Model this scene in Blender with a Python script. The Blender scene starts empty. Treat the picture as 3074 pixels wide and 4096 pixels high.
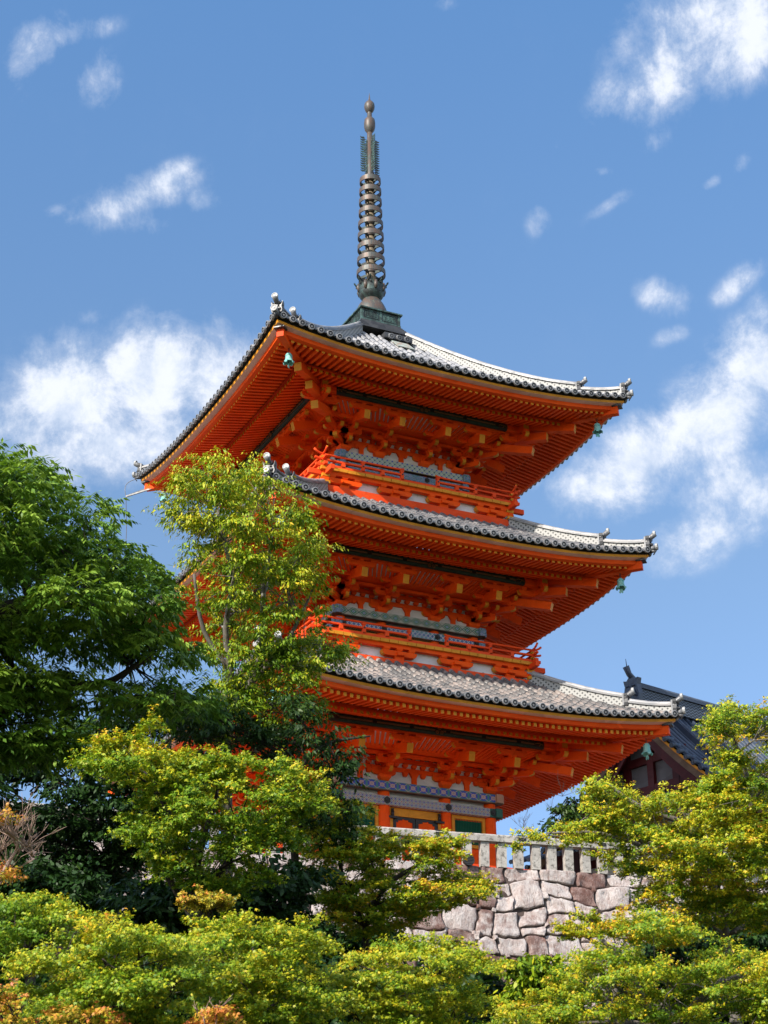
import bpy, math, random
import numpy as np
from mathutils import Matrix, Vector

# ------------------------------------------------------------------ camera, sky, sun
SC = bpy.context.scene
COL = SC.collection
CAM = np.array([-24.2415, -49.4532, 1.62])
YAW, PITCH, ROLL, FPX = 0.462159, 0.426844, -0.012464, 7276.05
PW, PH = 3074.0, 4096.0
FW = np.array([math.sin(YAW)*math.cos(PITCH), math.cos(YAW)*math.cos(PITCH), math.sin(PITCH)])
RT0 = np.array([math.cos(YAW), -math.sin(YAW), 0.0])
UP0 = np.cross(RT0, FW)
RT = RT0*math.cos(ROLL) + UP0*math.sin(ROLL)
UP = -RT0*math.sin(ROLL) + UP0*math.cos(ROLL)

def ray(u, v):
    return FW + RT*((u-PW/2)/FPX) - UP*((v-PH/2)/FPX)
def at(u, v, d):
    return CAM + ray(u, v)*d

cd = bpy.data.cameras.new('camera')
cam = bpy.data.objects.new('camera', cd); COL.objects.link(cam)
M = Matrix(((RT[0], UP[0], -FW[0], CAM[0]), (RT[1], UP[1], -FW[1], CAM[1]), (RT[2], UP[2], -FW[2], CAM[2]), (0, 0, 0, 1)))
cam.matrix_world = M
cd.sensor_fit = 'VERTICAL'; cd.sensor_height = 24.0; cd.sensor_width = 18.0
cd.lens = FPX/PH*24.0
cd.clip_start = 0.1; cd.clip_end = 3000
SC.camera = cam

SUN_DIR = Vector((-1.0, -0.45, 0.74)).normalized()
SUN_EL = math.asin(SUN_DIR.z); SUN_AZ = math.atan2(SUN_DIR.x, SUN_DIR.y)
sl = bpy.data.lights.new('sun', 'SUN'); sl.energy = 4.3; sl.angle = math.radians(0.53); sl.color = (1.0, 0.93, 0.82)
so = bpy.data.objects.new('sun', sl); COL.objects.link(so)
so.rotation_euler = SUN_DIR.to_track_quat('Z', 'Y').to_euler()

SC.view_settings.view_transform = 'Standard'
SC.view_settings.look = 'None'
SC.view_settings.exposure = 0.66
SC.view_settings.gamma = 1.0

def nd(nt, typ, **kw):
    n = nt.nodes.new(typ)
    for k, v in kw.items():
        if k == 'inp':
            for kk, vv in v.items():
                n.inputs[kk].default_value = vv
        else:
            setattr(n, k, v)
    return n

def math_n(nt, op, a, b=None, c=None, clamp=False):
    n = nt.nodes.new('ShaderNodeMath'); n.operation = op; n.use_clamp = clamp
    for i, s in enumerate((a, b, c)):
        if s is None: continue
        if isinstance(s, (int, float)): n.inputs[i].default_value = s
        else: nt.links.new(s, n.inputs[i])
    return n.outputs[0]

def mixc(nt, fac, a, b, blend='MIX'):
    n = nt.nodes.new('ShaderNodeMix'); n.data_type = 'RGBA'; n.blend_type = blend
    for i, s in ((0, fac), (6, a), (7, b)):
        if isinstance(s, (int, float)): n.inputs[i].default_value = s
        elif isinstance(s, (tuple, list)): n.inputs[i].default_value = (*s[:3], 1)
        else: nt.links.new(s, n.inputs[i])
    return n.outputs[2]

def maprange(nt, v, a, b, c=0.0, d=1.0, smooth=True):
    n = nt.nodes.new('ShaderNodeMapRange')
    n.interpolation_type = 'SMOOTHSTEP' if smooth else 'LINEAR'
    if not isinstance(v, (int, float)): nt.links.new(v, n.inputs[0])
    for i, s in enumerate((a, b, c, d)): n.inputs[i+1].default_value = s
    return n.outputs[0]

def build_world():
    w = bpy.data.worlds.new('World'); SC.world = w; w.use_nodes = True
    nt = w.node_tree
    for n in list(nt.nodes): nt.nodes.remove(n)
    out = nd(nt, 'ShaderNodeOutputWorld')
    bg = nd(nt, 'ShaderNodeBackground'); bg.inputs[1].default_value = 0.15
    sky = nd(nt, 'ShaderNodeTexSky'); sky.sky_type = 'NISHITA'; sky.sun_disc = False
    sky.sun_elevation = SUN_EL; sky.sun_rotation = SUN_AZ
    sky.altitude = 200; sky.air_density = 1.0; sky.dust_density = 0.6; sky.ozone_density = 2.0
    tc = nd(nt, 'ShaderNodeTexCoord')
    sx = nd(nt, 'ShaderNodeSeparateXYZ'); nt.links.new(tc.outputs['Generated'], sx.inputs[0])
    az = math_n(nt, 'ARCTAN2', sx.outputs[0], sx.outputs[1])
    el = math_n(nt, 'ARCSINE', sx.outputs[2])
    ae = nd(nt, 'ShaderNodeCombineXYZ'); nt.links.new(az, ae.inputs[0]); nt.links.new(el, ae.inputs[1])
    # turbulence displaces the cloud outlines
    nz = nd(nt, 'ShaderNodeTexNoise', inp={'Scale': 20.0, 'Detail': 12.0, 'Roughness': 0.67, 'Distortion': 0.2})
    nt.links.new(ae.outputs[0], nz.inputs['Vector'])
    nz2 = nd(nt, 'ShaderNodeTexNoise', inp={'Scale': 60.0, 'Detail': 6.0, 'Roughness': 0.68, 'Distortion': 0.2})
    nt.links.new(ae.outputs[0], nz2.inputs['Vector'])
    # clouds: direction (from reference pixel), angular radii in px, tilt, strength
    clouds = [(1540, 20, 200, 110, 0.25, 1.0), (1450, 130, 130, 95, 0.6, .95), (1600, 90, 120, 90, 0.3, .9), (1330, 200, 75, 60, 0.5, .5), (1420, 300, 60, 30, .3, .35),
              (80, 90, 75, 55, 0.6, .62), (150, 75, 110, 28, 0.25, .55), (215, 170, 45, 62, 0.2, .68), (45, 150, 40, 60, 0, .45),
              (290, 430, 150, 48, 0.35, .72), (360, 385, 70, 32, 0.5, .7), (445, 435, 45, 35, 0, .6), (310, 480, 60, 30, 0, .5), (120, 455, 40, 20, 0.3, .4),
              (150, 850, 170, 120, 0.3, 1.05), (330, 800, 200, 115, 0.2, 1.05), (450, 800, 120, 110, 0, .9), (230, 960, 250, 90, 0.1, .9), (60, 920, 120, 130, 0, .85), (330, 1000, 120, 60, .3, .6),
              (300, 680, 80, 22, 0.3, .35), (200, 690, 40, 22, .2, .35),
              (1560, 900, 200, 110, 0.4, 1.05), (1640, 800, 110, 110, 0.3, 1.0), (1400, 990, 190, 95, 0.35, 1.05), (1290, 1050, 110, 55, 0.0, .95), (1560, 1040, 130, 80, 0.4, .9),
              (1520, 1140, 120, 75, 0.5, .85), (1640, 1080, 90, 90, 0, .85), (1440, 1210, 60, 50, .3, .5),
              (1430, 640, 62, 42, -0.3, .62), (1595, 610, 72, 34, 0.5, .52), (1650, 680, 40, 60, 0, .5), (1450, 725, 45, 22, 0.2, .5), (1165, 475, 38, 34, 0.8, .45), (1300, 370, 30, 18, 0, .4), (1205, 310, 24, 20, .8, .4), (1320, 440, 70, 18, .4, .36), (1540, 395, 30, 16, .4, .45), (1600, 360, 30, 22, .7, .4), (1150, 1040, 40, 30, 0, .4), (980, 10, 50, 20, 0, .4)]
    k = PW/1660.0
    acc = None
    for (u, v, ru, rv, tilt, st) in clouds:
        d = ray(u*k, v*k); d = d/np.linalg.norm(d)
        a0, e0 = math.atan2(d[0], d[1]), math.asin(d[2])
        pr = k/FPX
        mp = nd(nt, 'ShaderNodeMapping'); mp.vector_type = 'TEXTURE'
        mp.inputs['Location'].default_value = (a0, e0, 0)
        mp.inputs['Rotation'].default_value = (0, 0, tilt)
        mp.inputs['Scale'].default_value = (ru*pr*1.35/math.cos(e0), rv*pr*1.35, 1)
        nt.links.new(ae.outputs[0], mp.inputs[0])
        ln = nd(nt, 'ShaderNodeVectorMath', operation='LENGTH'); nt.links.new(mp.outputs[0], ln.inputs[0])
        b = math_n(nt, 'MULTIPLY', maprange(nt, ln.outputs[1], 0.0, 1.25, 1.0, 0.0), st)
        acc = b if acc is None else math_n(nt, 'SMOOTH_MAX', acc, b, 0.12)
    t = math_n(nt, 'SUBTRACT', nz.outputs[0], 0.5)
    t2 = math_n(nt, 'SUBTRACT', nz2.outputs[0], 0.5)
    m = math_n(nt, 'ADD', math_n(nt, 'ADD', acc, math_n(nt, 'MULTIPLY', t, 1.9)), math_n(nt, 'MULTIPLY', t2, 0.5))
    gate = maprange(nt, acc, 0.06, 0.35)
    body = maprange(nt, m, 0.46, 1.0); veil = maprange(nt, m, 0.12, 0.62)
    mask = math_n(nt, 'ADD', math_n(nt, 'MULTIPLY', body, .66), math_n(nt, 'MULTIPLY', veil, .24))
    mask = math_n(nt, 'MULTIPLY', mask, gate)
    # unseen broken cloud added behind and above the viewer, to raise the ambient light
    n3 = nd(nt, 'ShaderNodeTexNoise', inp={'Scale': 2.6, 'Detail': 8.0, 'Roughness': 0.58}); nt.links.new(tc.outputs['Generated'], n3.inputs['Vector'])
    fw0 = nd(nt, 'ShaderNodeVectorMath', operation='DOT_PRODUCT'); nt.links.new(tc.outputs['Generated'], fw0.inputs[0]); fw0.inputs[1].default_value = tuple(FW)
    away0 = maprange(nt, fw0.outputs['Value'], .78, .55)
    mask = math_n(nt, 'MAXIMUM', mask, math_n(nt, 'MULTIPLY', math_n(nt, 'MULTIPLY', maprange(nt, n3.outputs[0], .42, .62), away0), .85))
    # billows are lit from the sun's side: compare the density with that a little nearer the sun
    off = nd(nt, 'ShaderNodeVectorMath', operation='ADD'); nt.links.new(ae.outputs[0], off.inputs[0]); off.inputs[1].default_value = (-.010, .012, 0)
    nzs = nd(nt, 'ShaderNodeTexNoise', inp={'Scale': 20.0, 'Detail': 12.0, 'Roughness': 0.67, 'Distortion': 0.2}); nt.links.new(off.outputs[0], nzs.inputs['Vector'])
    lit = maprange(nt, math_n(nt, 'SUBTRACT', nz.outputs[0], nzs.outputs[0]), -.16, .12)
    ccol = mixc(nt, lit, (3.1, 3.5, 4.2), (4.35, 4.5, 4.85))
    hs = nd(nt, 'ShaderNodeHueSaturation', inp={'Hue': 0.5, 'Saturation': SKY_SAT, 'Value': SKY_VAL})
    nt.links.new(sky.outputs[0], hs.inputs['Color'])
    # clearer, deeper air high up; a little less glare low down
    g = mixc(nt, maprange(nt, el, .12, .40, smooth=False), SKY_LOW, SKY_MID)
    g = mixc(nt, maprange(nt, el, .40, .72, smooth=False), g, SKY_HIGH)
    fw = nd(nt, 'ShaderNodeVectorMath', operation='DOT_PRODUCT'); nt.links.new(tc.outputs['Generated'], fw.inputs[0]); fw.inputs[1].default_value = tuple(FW)
    away = maprange(nt, fw.outputs['Value'], .78, .5)
    g = mixc(nt, away, g, (1.05, 1.05, 1.05))        # sky behind the viewer kept brighter, to raise the ambient light
    skyc = mixc(nt, 1.0, hs.outputs[0], g, 'MULTIPLY')
    fin = mixc(nt, mask, skyc, ccol)
    nt.links.new(fin, bg.inputs[0]); nt.links.new(bg.outputs[0], out.inputs[0])
SKY_SAT, SKY_VAL = 1.0, 1.0
SKY_LOW, SKY_MID, SKY_HIGH = (.55, .60, .73), (.755, .79, .80), (.74, .985, 1.115)
build_world()

# ------------------------------------------------------------------ materials
MATS = {}
def newmat(name, rough=0.6, spec=0.4):
    m = bpy.data.materials.new(name); m.use_nodes = True
    nt = m.node_tree; b = nt.nodes['Principled BSDF']
    b.inputs['Roughness'].default_value = rough
    b.inputs['Specular IOR Level'].default_value = spec
    MATS[name] = m
    return m, nt, b

def objco(nt):
    return nd(nt, 'ShaderNodeTexCoord').outputs['Object']
def geoco(nt):
    return nd(nt, 'ShaderNodeNewGeometry').outputs['Position']
def noise(nt, co, scale, detail=4, rough=0.55, dist=0.0):
    n = nd(nt, 'ShaderNodeTexNoise', inp={'Scale': scale, 'Detail': detail, 'Roughness': rough, 'Distortion': dist})
    if co is not None: nt.links.new(co, n.inputs['Vector'])
    return n.outputs[0]
def stretch(nt, co, s):
    mp = nd(nt, 'ShaderNodeMapping'); mp.inputs['Scale'].default_value = s
    nt.links.new(co, mp.inputs[0]); return mp.outputs[0]
def bump(nt, b, h, strength=0.3, dist=0.02):
    n = nd(nt, 'ShaderNodeBump', inp={'Strength': strength, 'Distance': dist})
    nt.links.new(h, n.inputs['Height']); nt.links.new(n.outputs[0], b.inputs['Normal'])

def paint(name, c1, c2, rough=0.55, sc=2.0, dirt=None, spec=0.3):
    m, nt, b = newmat(name, rough, spec)
    co = geoco(nt)
    f = maprange(nt, noise(nt, co, sc, 5, 0.6), 0.3, 0.7)
    c = mixc(nt, f, c1, c2)
    f2 = maprange(nt, noise(nt, stretch(nt, co, (14, 14, 3)), 1.5, 5, 0.7), 0.52, 0.78)
    c = mixc(nt, math_n(nt, 'MULTIPLY', f2, 0.55), c, dirt or tuple(x*0.55 for x in c1))
    # faded and re-touched timbers: tone changes from piece to piece
    v = nd(nt, 'ShaderNodeTexVoronoi', inp={'Scale': 1.9}); nt.links.new(stretch(nt, co, (1, 1, 2.5)), v.inputs['Vector'])
    sp = nd(nt, 'ShaderNodeSeparateColor'); nt.links.new(v.outputs['Color'], sp.inputs[0])
    c = mixc(nt, maprange(nt, sp.outputs[0], .2, .9, 0, .35), c, tuple(x*.72 for x in c2))
    c = mixc(nt, maprange(nt, sp.outputs[1], .5, .95, 0, .3), c, tuple(min(1, x*1.1+.012) for x in c1))
    nt.links.new(c, b.inputs['Base Color'])
    bump(nt, b, noise(nt, co, 30, 3), 0.15, 0.01)
    return m
paint('vermilion', (0.92, 0.100, 0.004), (0.85, 0.075, 0.003), 0.6, 1.3, None, .12)
paint('vermilion_red', (0.86, 0.085, 0.014), (0.78, 0.062, 0.010), 0.6, 2.0, (0.5, 0.07, 0.03), .15)
paint('vermilion_shaded', (0.50, 0.034, 0.004), (0.42, 0.024, 0.003), 0.6, 1.5, None, .12)  # vermilion darkened for the soffit boards, painting shade between the rafters
paint('ochre', (0.72, 0.285, 0.014), (0.60, 0.225, 0.010), 0.6, 3.0)
paint('pink_board', (0.78, 0.52, 0.44), (0.68, 0.42, 0.34), 0.7, 1.2, (0.5, 0.2, 0.1))
paint('plaster', (0.78, 0.77, 0.76), (0.70, 0.69, 0.69), 0.85, 1.5, (0.55, 0.53, 0.5))
paint('dark_wood', (0.012, 0.011, 0.01), (0.02, 0.018, 0.016), 0.7, 3)
paint('iron', (0.02, 0.02, 0.021), (0.035, 0.033, 0.03), 0.45, 6)
paint('green_lattice', (0.01, 0.13, 0.07), (0.008, 0.10, 0.055), 0.5, 3)
paint('gold', (0.28, 0.15, 0.05), (0.2, 0.1, 0.035), 0.4, 8)
paint('dark_red', (0.10, 0.009, 0.010), (0.07, 0.007, 0.008), 0.6, 2)
paint('wood_brown', (0.19, 0.12, 0.08), (0.13, 0.08, 0.05), 0.8, 3)

def tile_mat(name, c1, c2, c3, rough):
    m, nt, b = newmat(name, rough, 0.5)
    co = geoco(nt)
    f = maprange(nt, noise(nt, co, 1.1, 3), 0.35, 0.65)
    c = mixc(nt, f, c1, c2)
    v = nd(nt, 'ShaderNodeTexVoronoi', inp={'Scale': 3.4}); nt.links.new(co, v.inputs['Vector'])
    sp = nd(nt, 'ShaderNodeSeparateColor'); nt.links.new(v.outputs['Color'], sp.inputs[0])
    c = mixc(nt, maprange(nt, sp.outputs[0], 0.35, 0.95, 0, 0.75), c, c3)
    c = mixc(nt, maprange(nt, noise(nt, co, 14, 5, .7), 0.55, 0.8, 0, .5), c, tuple(x*.4 for x in c1))
    nt.links.new(c, b.inputs['Base Color'])
    r = maprange(nt, noise(nt, co, 5, 3), 0.3, 0.7, rough-.08, rough+.12)
    nt.links.new(r, b.inputs['Roughness'])
    bump(nt, b, noise(nt, co, 25, 4), 0.2, 0.01)
    return m
tile_mat('roof_tile', (0.24, 0.24, 0.255), (0.34, 0.34, 0.355), (0.44, 0.42, 0.41), 0.36)
tile_mat('roof_tile_weathered', (0.11, 0.107, 0.107), (0.17, 0.158, 0.153), (0.33, 0.27, 0.24), 0.42)
tile_mat('tile_dark', (0.035, 0.036, 0.04), (0.05, 0.05, 0.056), (0.075, 0.075, 0.08), 0.42)
tile_mat('tile_grey', (0.11, 0.115, 0.125), (0.15, 0.15, 0.16), (0.2, 0.2, 0.21), 0.4)
tile_mat('tile_black', (0.02, 0.021, 0.024), (0.03, 0.03, 0.034), (0.04, 0.04, 0.045), 0.45)
tile_mat('tile_rim', (0.17, 0.175, 0.185), (0.23, 0.23, 0.24), (0.28, 0.28, 0.29), 0.4)
tile_mat('tile_sunlit', (0.3, 0.3, 0.3), (0.38, 0.38, 0.38), (0.36, 0.36, 0.35), 0.45)  # paler tile for horn and corner discs; sunlit white put into the colour
tile_mat('roof_tile_mid', (0.11, 0.112, 0.12), (0.165, 0.165, 0.175), (0.25, 0.235, 0.23), 0.36)
tile_mat('tile_hall', (0.035, 0.05, 0.08), (0.05, 0.065, 0.1), (0.06, 0.08, 0.12), 0.4)  # bluish skylit shade is put into the hall tiles' colour

def bronze():
    m, nt, b = newmat('bronze', 0.5, 0.5)
    co = geoco(nt)
    c = mixc(nt, maprange(nt, noise(nt, stretch(nt, co, (3, 3, 1.2)), 2.2, 6, .65), 0.35, 0.65), (0.13, 0.08, 0.06), (0.075, 0.08, 0.077))
    c = mixc(nt, maprange(nt, noise(nt, stretch(nt, co, (4, 4, 1)), 3.1, 6, .7), 0.56, 0.75), c, (0.13, 0.24, 0.2))
    nt.links.new(c, b.inputs['Base Color']); b.inputs['Metallic'].default_value = 0.25
    m, nt, b = newmat('bronze_pale', 0.55, 0.4)
    c = mixc(nt, maprange(nt, noise(nt, geoco(nt), 5, 5, .65), 0.35, 0.65), (0.26, 0.21, 0.14), (0.12, 0.10, 0.08))
    nt.links.new(c, b.inputs['Base Color'])
    m, nt, b = newmat('bronze_dark', 0.5, 0.5)
    co = geoco(nt)
    c = mixc(nt, maprange(nt, noise(nt, co, 5, 6, .65), 0.4, 0.7), (0.03, 0.036, 0.036), (0.07, 0.12, 0.11))
    nt.links.new(c, b.inputs['Base Color']); b.inputs['Metallic'].default_value = 0.2
    m, nt, b = newmat('bronze_green', 0.55, 0.5)
    co = geoco(nt)
    c = mixc(nt, maprange(nt, noise(nt, co, 5, 6, .65), 0.4, 0.7), (0.035, 0.05, 0.045), (0.10, 0.19, 0.17))
    nt.links.new(c, b.inputs['Base Color']); b.inputs['Metallic'].default_value = 0.2
    m, nt, b = newmat('patina', 0.6, 0.4)
    c = mixc(nt, maprange(nt, noise(nt, geoco(nt), 5, 6, .65), 0.4, 0.7), (0.35, 0.40, 0.36), (0.3, 0.2, 0.15))
    nt.links.new(c, b.inputs['Base Color'])
    m, nt, b = newmat('verdigris', 0.6, 0.4)
    co = geoco(nt)
    c = mixc(nt, maprange(nt, noise(nt, co, 6, 5, .65), 0.35, 0.7), (0.13, 0.42, 0.40), (0.30, 0.55, 0.48))
    nt.links.new(c, b.inputs['Base Color'])
bronze()

def ridge_lattice():
    # open tile fretwork on the sides of the hip ridges: pale rings over dark gaps
    m, nt, b = newmat('ridge_lattice', 0.5, 0.4)
    s = nd(nt, 'ShaderNodeSeparateXYZ'); nt.links.new(objco(nt), s.inputs[0])
    k = 2*math.pi/0.16
    def ring(off):
        px = math_n(nt, 'SUBTRACT', math_n(nt, 'MODULO', math_n(nt, 'ADD', s.outputs[0], 20+off), 0.16), 0.08)
        pz = math_n(nt, 'SUBTRACT', math_n(nt, 'MODULO', math_n(nt, 'ADD', s.outputs[2], 40+off), 0.16), 0.08)
        r = math_n(nt, 'SQRT', math_n(nt, 'ADD', math_n(nt, 'MULTIPLY', px, px), math_n(nt, 'MULTIPLY', pz, pz)))
        return math_n(nt, 'LESS_THAN', math_n(nt, 'ABSOLUTE', math_n(nt, 'SUBTRACT', r, 0.072)), 0.017)
    f = math_n(nt, 'MAXIMUM', ring(0), ring(0.08))
    nt.links.new(mixc(nt, f, (0.025, 0.025, 0.027), (0.33, 0.325, 0.31)), b.inputs['Base Color'])
ridge_lattice()

def beam_pattern(name, kind):
    m, nt, b = newmat(name, 0.6, 0.3)
    s = nd(nt, 'ShaderNodeSeparateXYZ'); nt.links.new(objco(nt), s.inputs[0])
    X, Z = s.outputs[0], s.outputs[2]
    def cell(v, p, off=0.0):
        return math_n(nt, 'SUBTRACT', math_n(nt, 'MODULO', math_n(nt, 'ADD', v, 50*p+off), p), p/2)
    def rad(a, c2, sx=1.0):
        a2 = math_n(nt, 'MULTIPLY', a, sx)
        return math_n(nt, 'SQRT', math_n(nt, 'ADD', math_n(nt, 'MULTIPLY', a2, a2), math_n(nt, 'MULTIPLY', c2, c2)))
    white = (0.58, 0.58, 0.56)
    if kind == 'rings':      # overlapping circles, white lines, green and blue leaves
        p = 0.18
        r1 = rad(cell(X, p), cell(Z, p)); r2 = rad(cell(X, p, p/2), cell(Z, p, p/2))
        l = math_n(nt, 'MAXIMUM', math_n(nt, 'LESS_THAN', math_n(nt, 'ABSOLUTE', math_n(nt, 'SUBTRACT', r1, .088)), .013),
                   math_n(nt, 'LESS_THAN', math_n(nt, 'ABSOLUTE', math_n(nt, 'SUBTRACT', r2, .088)), .013))
        both = math_n(nt, 'MULTIPLY', math_n(nt, 'LESS_THAN', r1, .088), math_n(nt, 'LESS_THAN', r2, .088))
        c = mixc(nt, both, (0.03, 0.13, 0.17), (0.10, 0.36, 0.22))
        c = mixc(nt, math_n(nt, 'LESS_THAN', r1, .03), c, (0.04, 0.08, 0.4))
        c = mixc(nt, l, c, (0.5, 0.52, 0.48))
    elif kind == 'lozenges':
        p = 0.36
        a = math_n(nt, 'ABSOLUTE', cell(X, p)); z = math_n(nt, 'ABSOLUTE', cell(Z, p, .18))
        dd = math_n(nt, 'ADD', a, math_n(nt, 'MULTIPLY', z, 1.3))
        c = mixc(nt, math_n(nt, 'LESS_THAN', dd, .125), (0.40, 0.42, 0.36), (0.015, 0.19, 0.12))
        c = mixc(nt, math_n(nt, 'LESS_THAN', dd, .06), c, (0.4, 0.5, 0.55))
        c = mixc(nt, math_n(nt, 'LESS_THAN', dd, .035), c, (0.06, 0.12, 0.42))
        l = math_n(nt, 'LESS_THAN', math_n(nt, 'ABSOLUTE', math_n(nt, 'SUBTRACT', dd, .18)), .02)
        c = mixc(nt, l, c, (0.02, 0.13, 0.10))
        c = mixc(nt, maprange(nt, noise(nt, objco(nt), 45, 2), .52, .56, 0, .35), c, (0.3, 0.16, 0.14))
    elif kind == 'medallions':
        p = 0.34
        a = cell(X, p); z = math_n(nt, 'SUBTRACT', Z, 0.0)
        r = rad(a, z, 0.8)
        c = mixc(nt, math_n(nt, 'LESS_THAN', r, .115), (0.06, 0.22, 0.23), (0.05, 0.09, 0.42))
        c = mixc(nt, math_n(nt, 'LESS_THAN', r, .06), c, (0.5, 0.34, 0.3))
        c = mixc(nt, math_n(nt, 'LESS_THAN', r, .028), c, (0.04, 0.07, 0.4))
        w = math_n(nt, 'LESS_THAN', math_n(nt, 'ABSOLUTE', math_n(nt, 'SUBTRACT', math_n(nt, 'ABSOLUTE', z), math_n(nt, 'MULTIPLY', math_n(nt, 'ABSOLUTE', a), .75))), .012)
        c = mixc(nt, w, c, (0.42, 0.33, 0.28))
    elif kind == 'dots':
        p = 0.135
        r1 = rad(cell(X, p), cell(Z, p)); r2 = rad(cell(X, p, p/2), cell(Z, p, p/2))
        c = mixc(nt, math_n(nt, 'LESS_THAN', r1, .058), (0.44, 0.4, 0.38), (0.06, 0.2, 0.2))
        c = mixc(nt, math_n(nt, 'LESS_THAN', r1, .042), c, (0.5, 0.4, 0.38))
        c = mixc(nt, math_n(nt, 'LESS_THAN', r1, .026), c, (0.05, 0.08, 0.36))
        c = mixc(nt, math_n(nt, 'LESS_THAN', r2, .02), c, (0.35, 0.1, 0.08))
    elif kind == 'scroll':
        n1 = noise(nt, objco(nt), 17, 3, .5, 2.0)
        c = mixc(nt, maprange(nt, n1, .44, .47), (0.04, 0.2, 0.13), (0.12, 0.2, 0.5))
        c = mixc(nt, maprange(nt, n1, .52, .54), c, (0.5, 0.42, 0.46))
        c = mixc(nt, maprange(nt, n1, .57, .59), c, (0.04, 0.16, 0.14))
    elif kind == 'weave':
        p = 0.15
        a = cell(X, p); z = cell(Z, p)
        d1 = math_n(nt, 'ABSOLUTE', math_n(nt, 'ADD', math_n(nt, 'ABSOLUTE', a), math_n(nt, 'SUBTRACT', math_n(nt, 'ABSOLUTE', z), p/2)))
        c = mixc(nt, math_n(nt, 'LESS_THAN', d1, .016), (0.07, 0.14, 0.33), white)
        c = mixc(nt, math_n(nt, 'LESS_THAN', rad(a, z), .026), c, (0.1, 0.32, 0.3))
    elif kind == 'gangyo':
        # dark green beam with a thin gilt line between black borders
        c = mixc(nt, maprange(nt, noise(nt, objco(nt), 3, 4), .35, .65), (0.012, 0.035, 0.026), (0.02, 0.048, 0.036))
        z = math_n(nt, 'ABSOLUTE', Z)
        c = mixc(nt, math_n(nt, 'LESS_THAN', z, .034), c, (0.006, 0.006, 0.006))
        dash = math_n(nt, 'GREATER_THAN', math_n(nt, 'ABSOLUTE', cell(X, 1.2, .3)), .07)
        c = mixc(nt, math_n(nt, 'MULTIPLY', math_n(nt, 'LESS_THAN', math_n(nt, 'ABSOLUTE', math_n(nt, 'SUBTRACT', z, .014)), .007), dash), c, (0.3, 0.2, 0.11))
    c = mixc(nt, maprange(nt, noise(nt, geoco(nt), 8, 5, .7), .5, .75, 0, .35), c, (0.16, 0.13, 0.11))
    nt.links.new(c, b.inputs['Base Color'])
for nm, kd in (('beam_rings', 'rings'), ('beam_lozenges', 'lozenges'), ('beam_medallions', 'medallions'), ('beam_dots', 'dots'), ('beam_scroll', 'scroll'), ('beam_weave', 'weave'), ('purlin_green', 'gangyo')):
    beam_pattern(nm, kd)
paint('beam_end_pink', (0.5, 0.3, 0.2), (0.42, 0.24, 0.17), 0.7, 4)
paint('beam_end_green', (0.02, 0.1, 0.075), (0.05, 0.16, 0.12), 0.7, 30)

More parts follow.
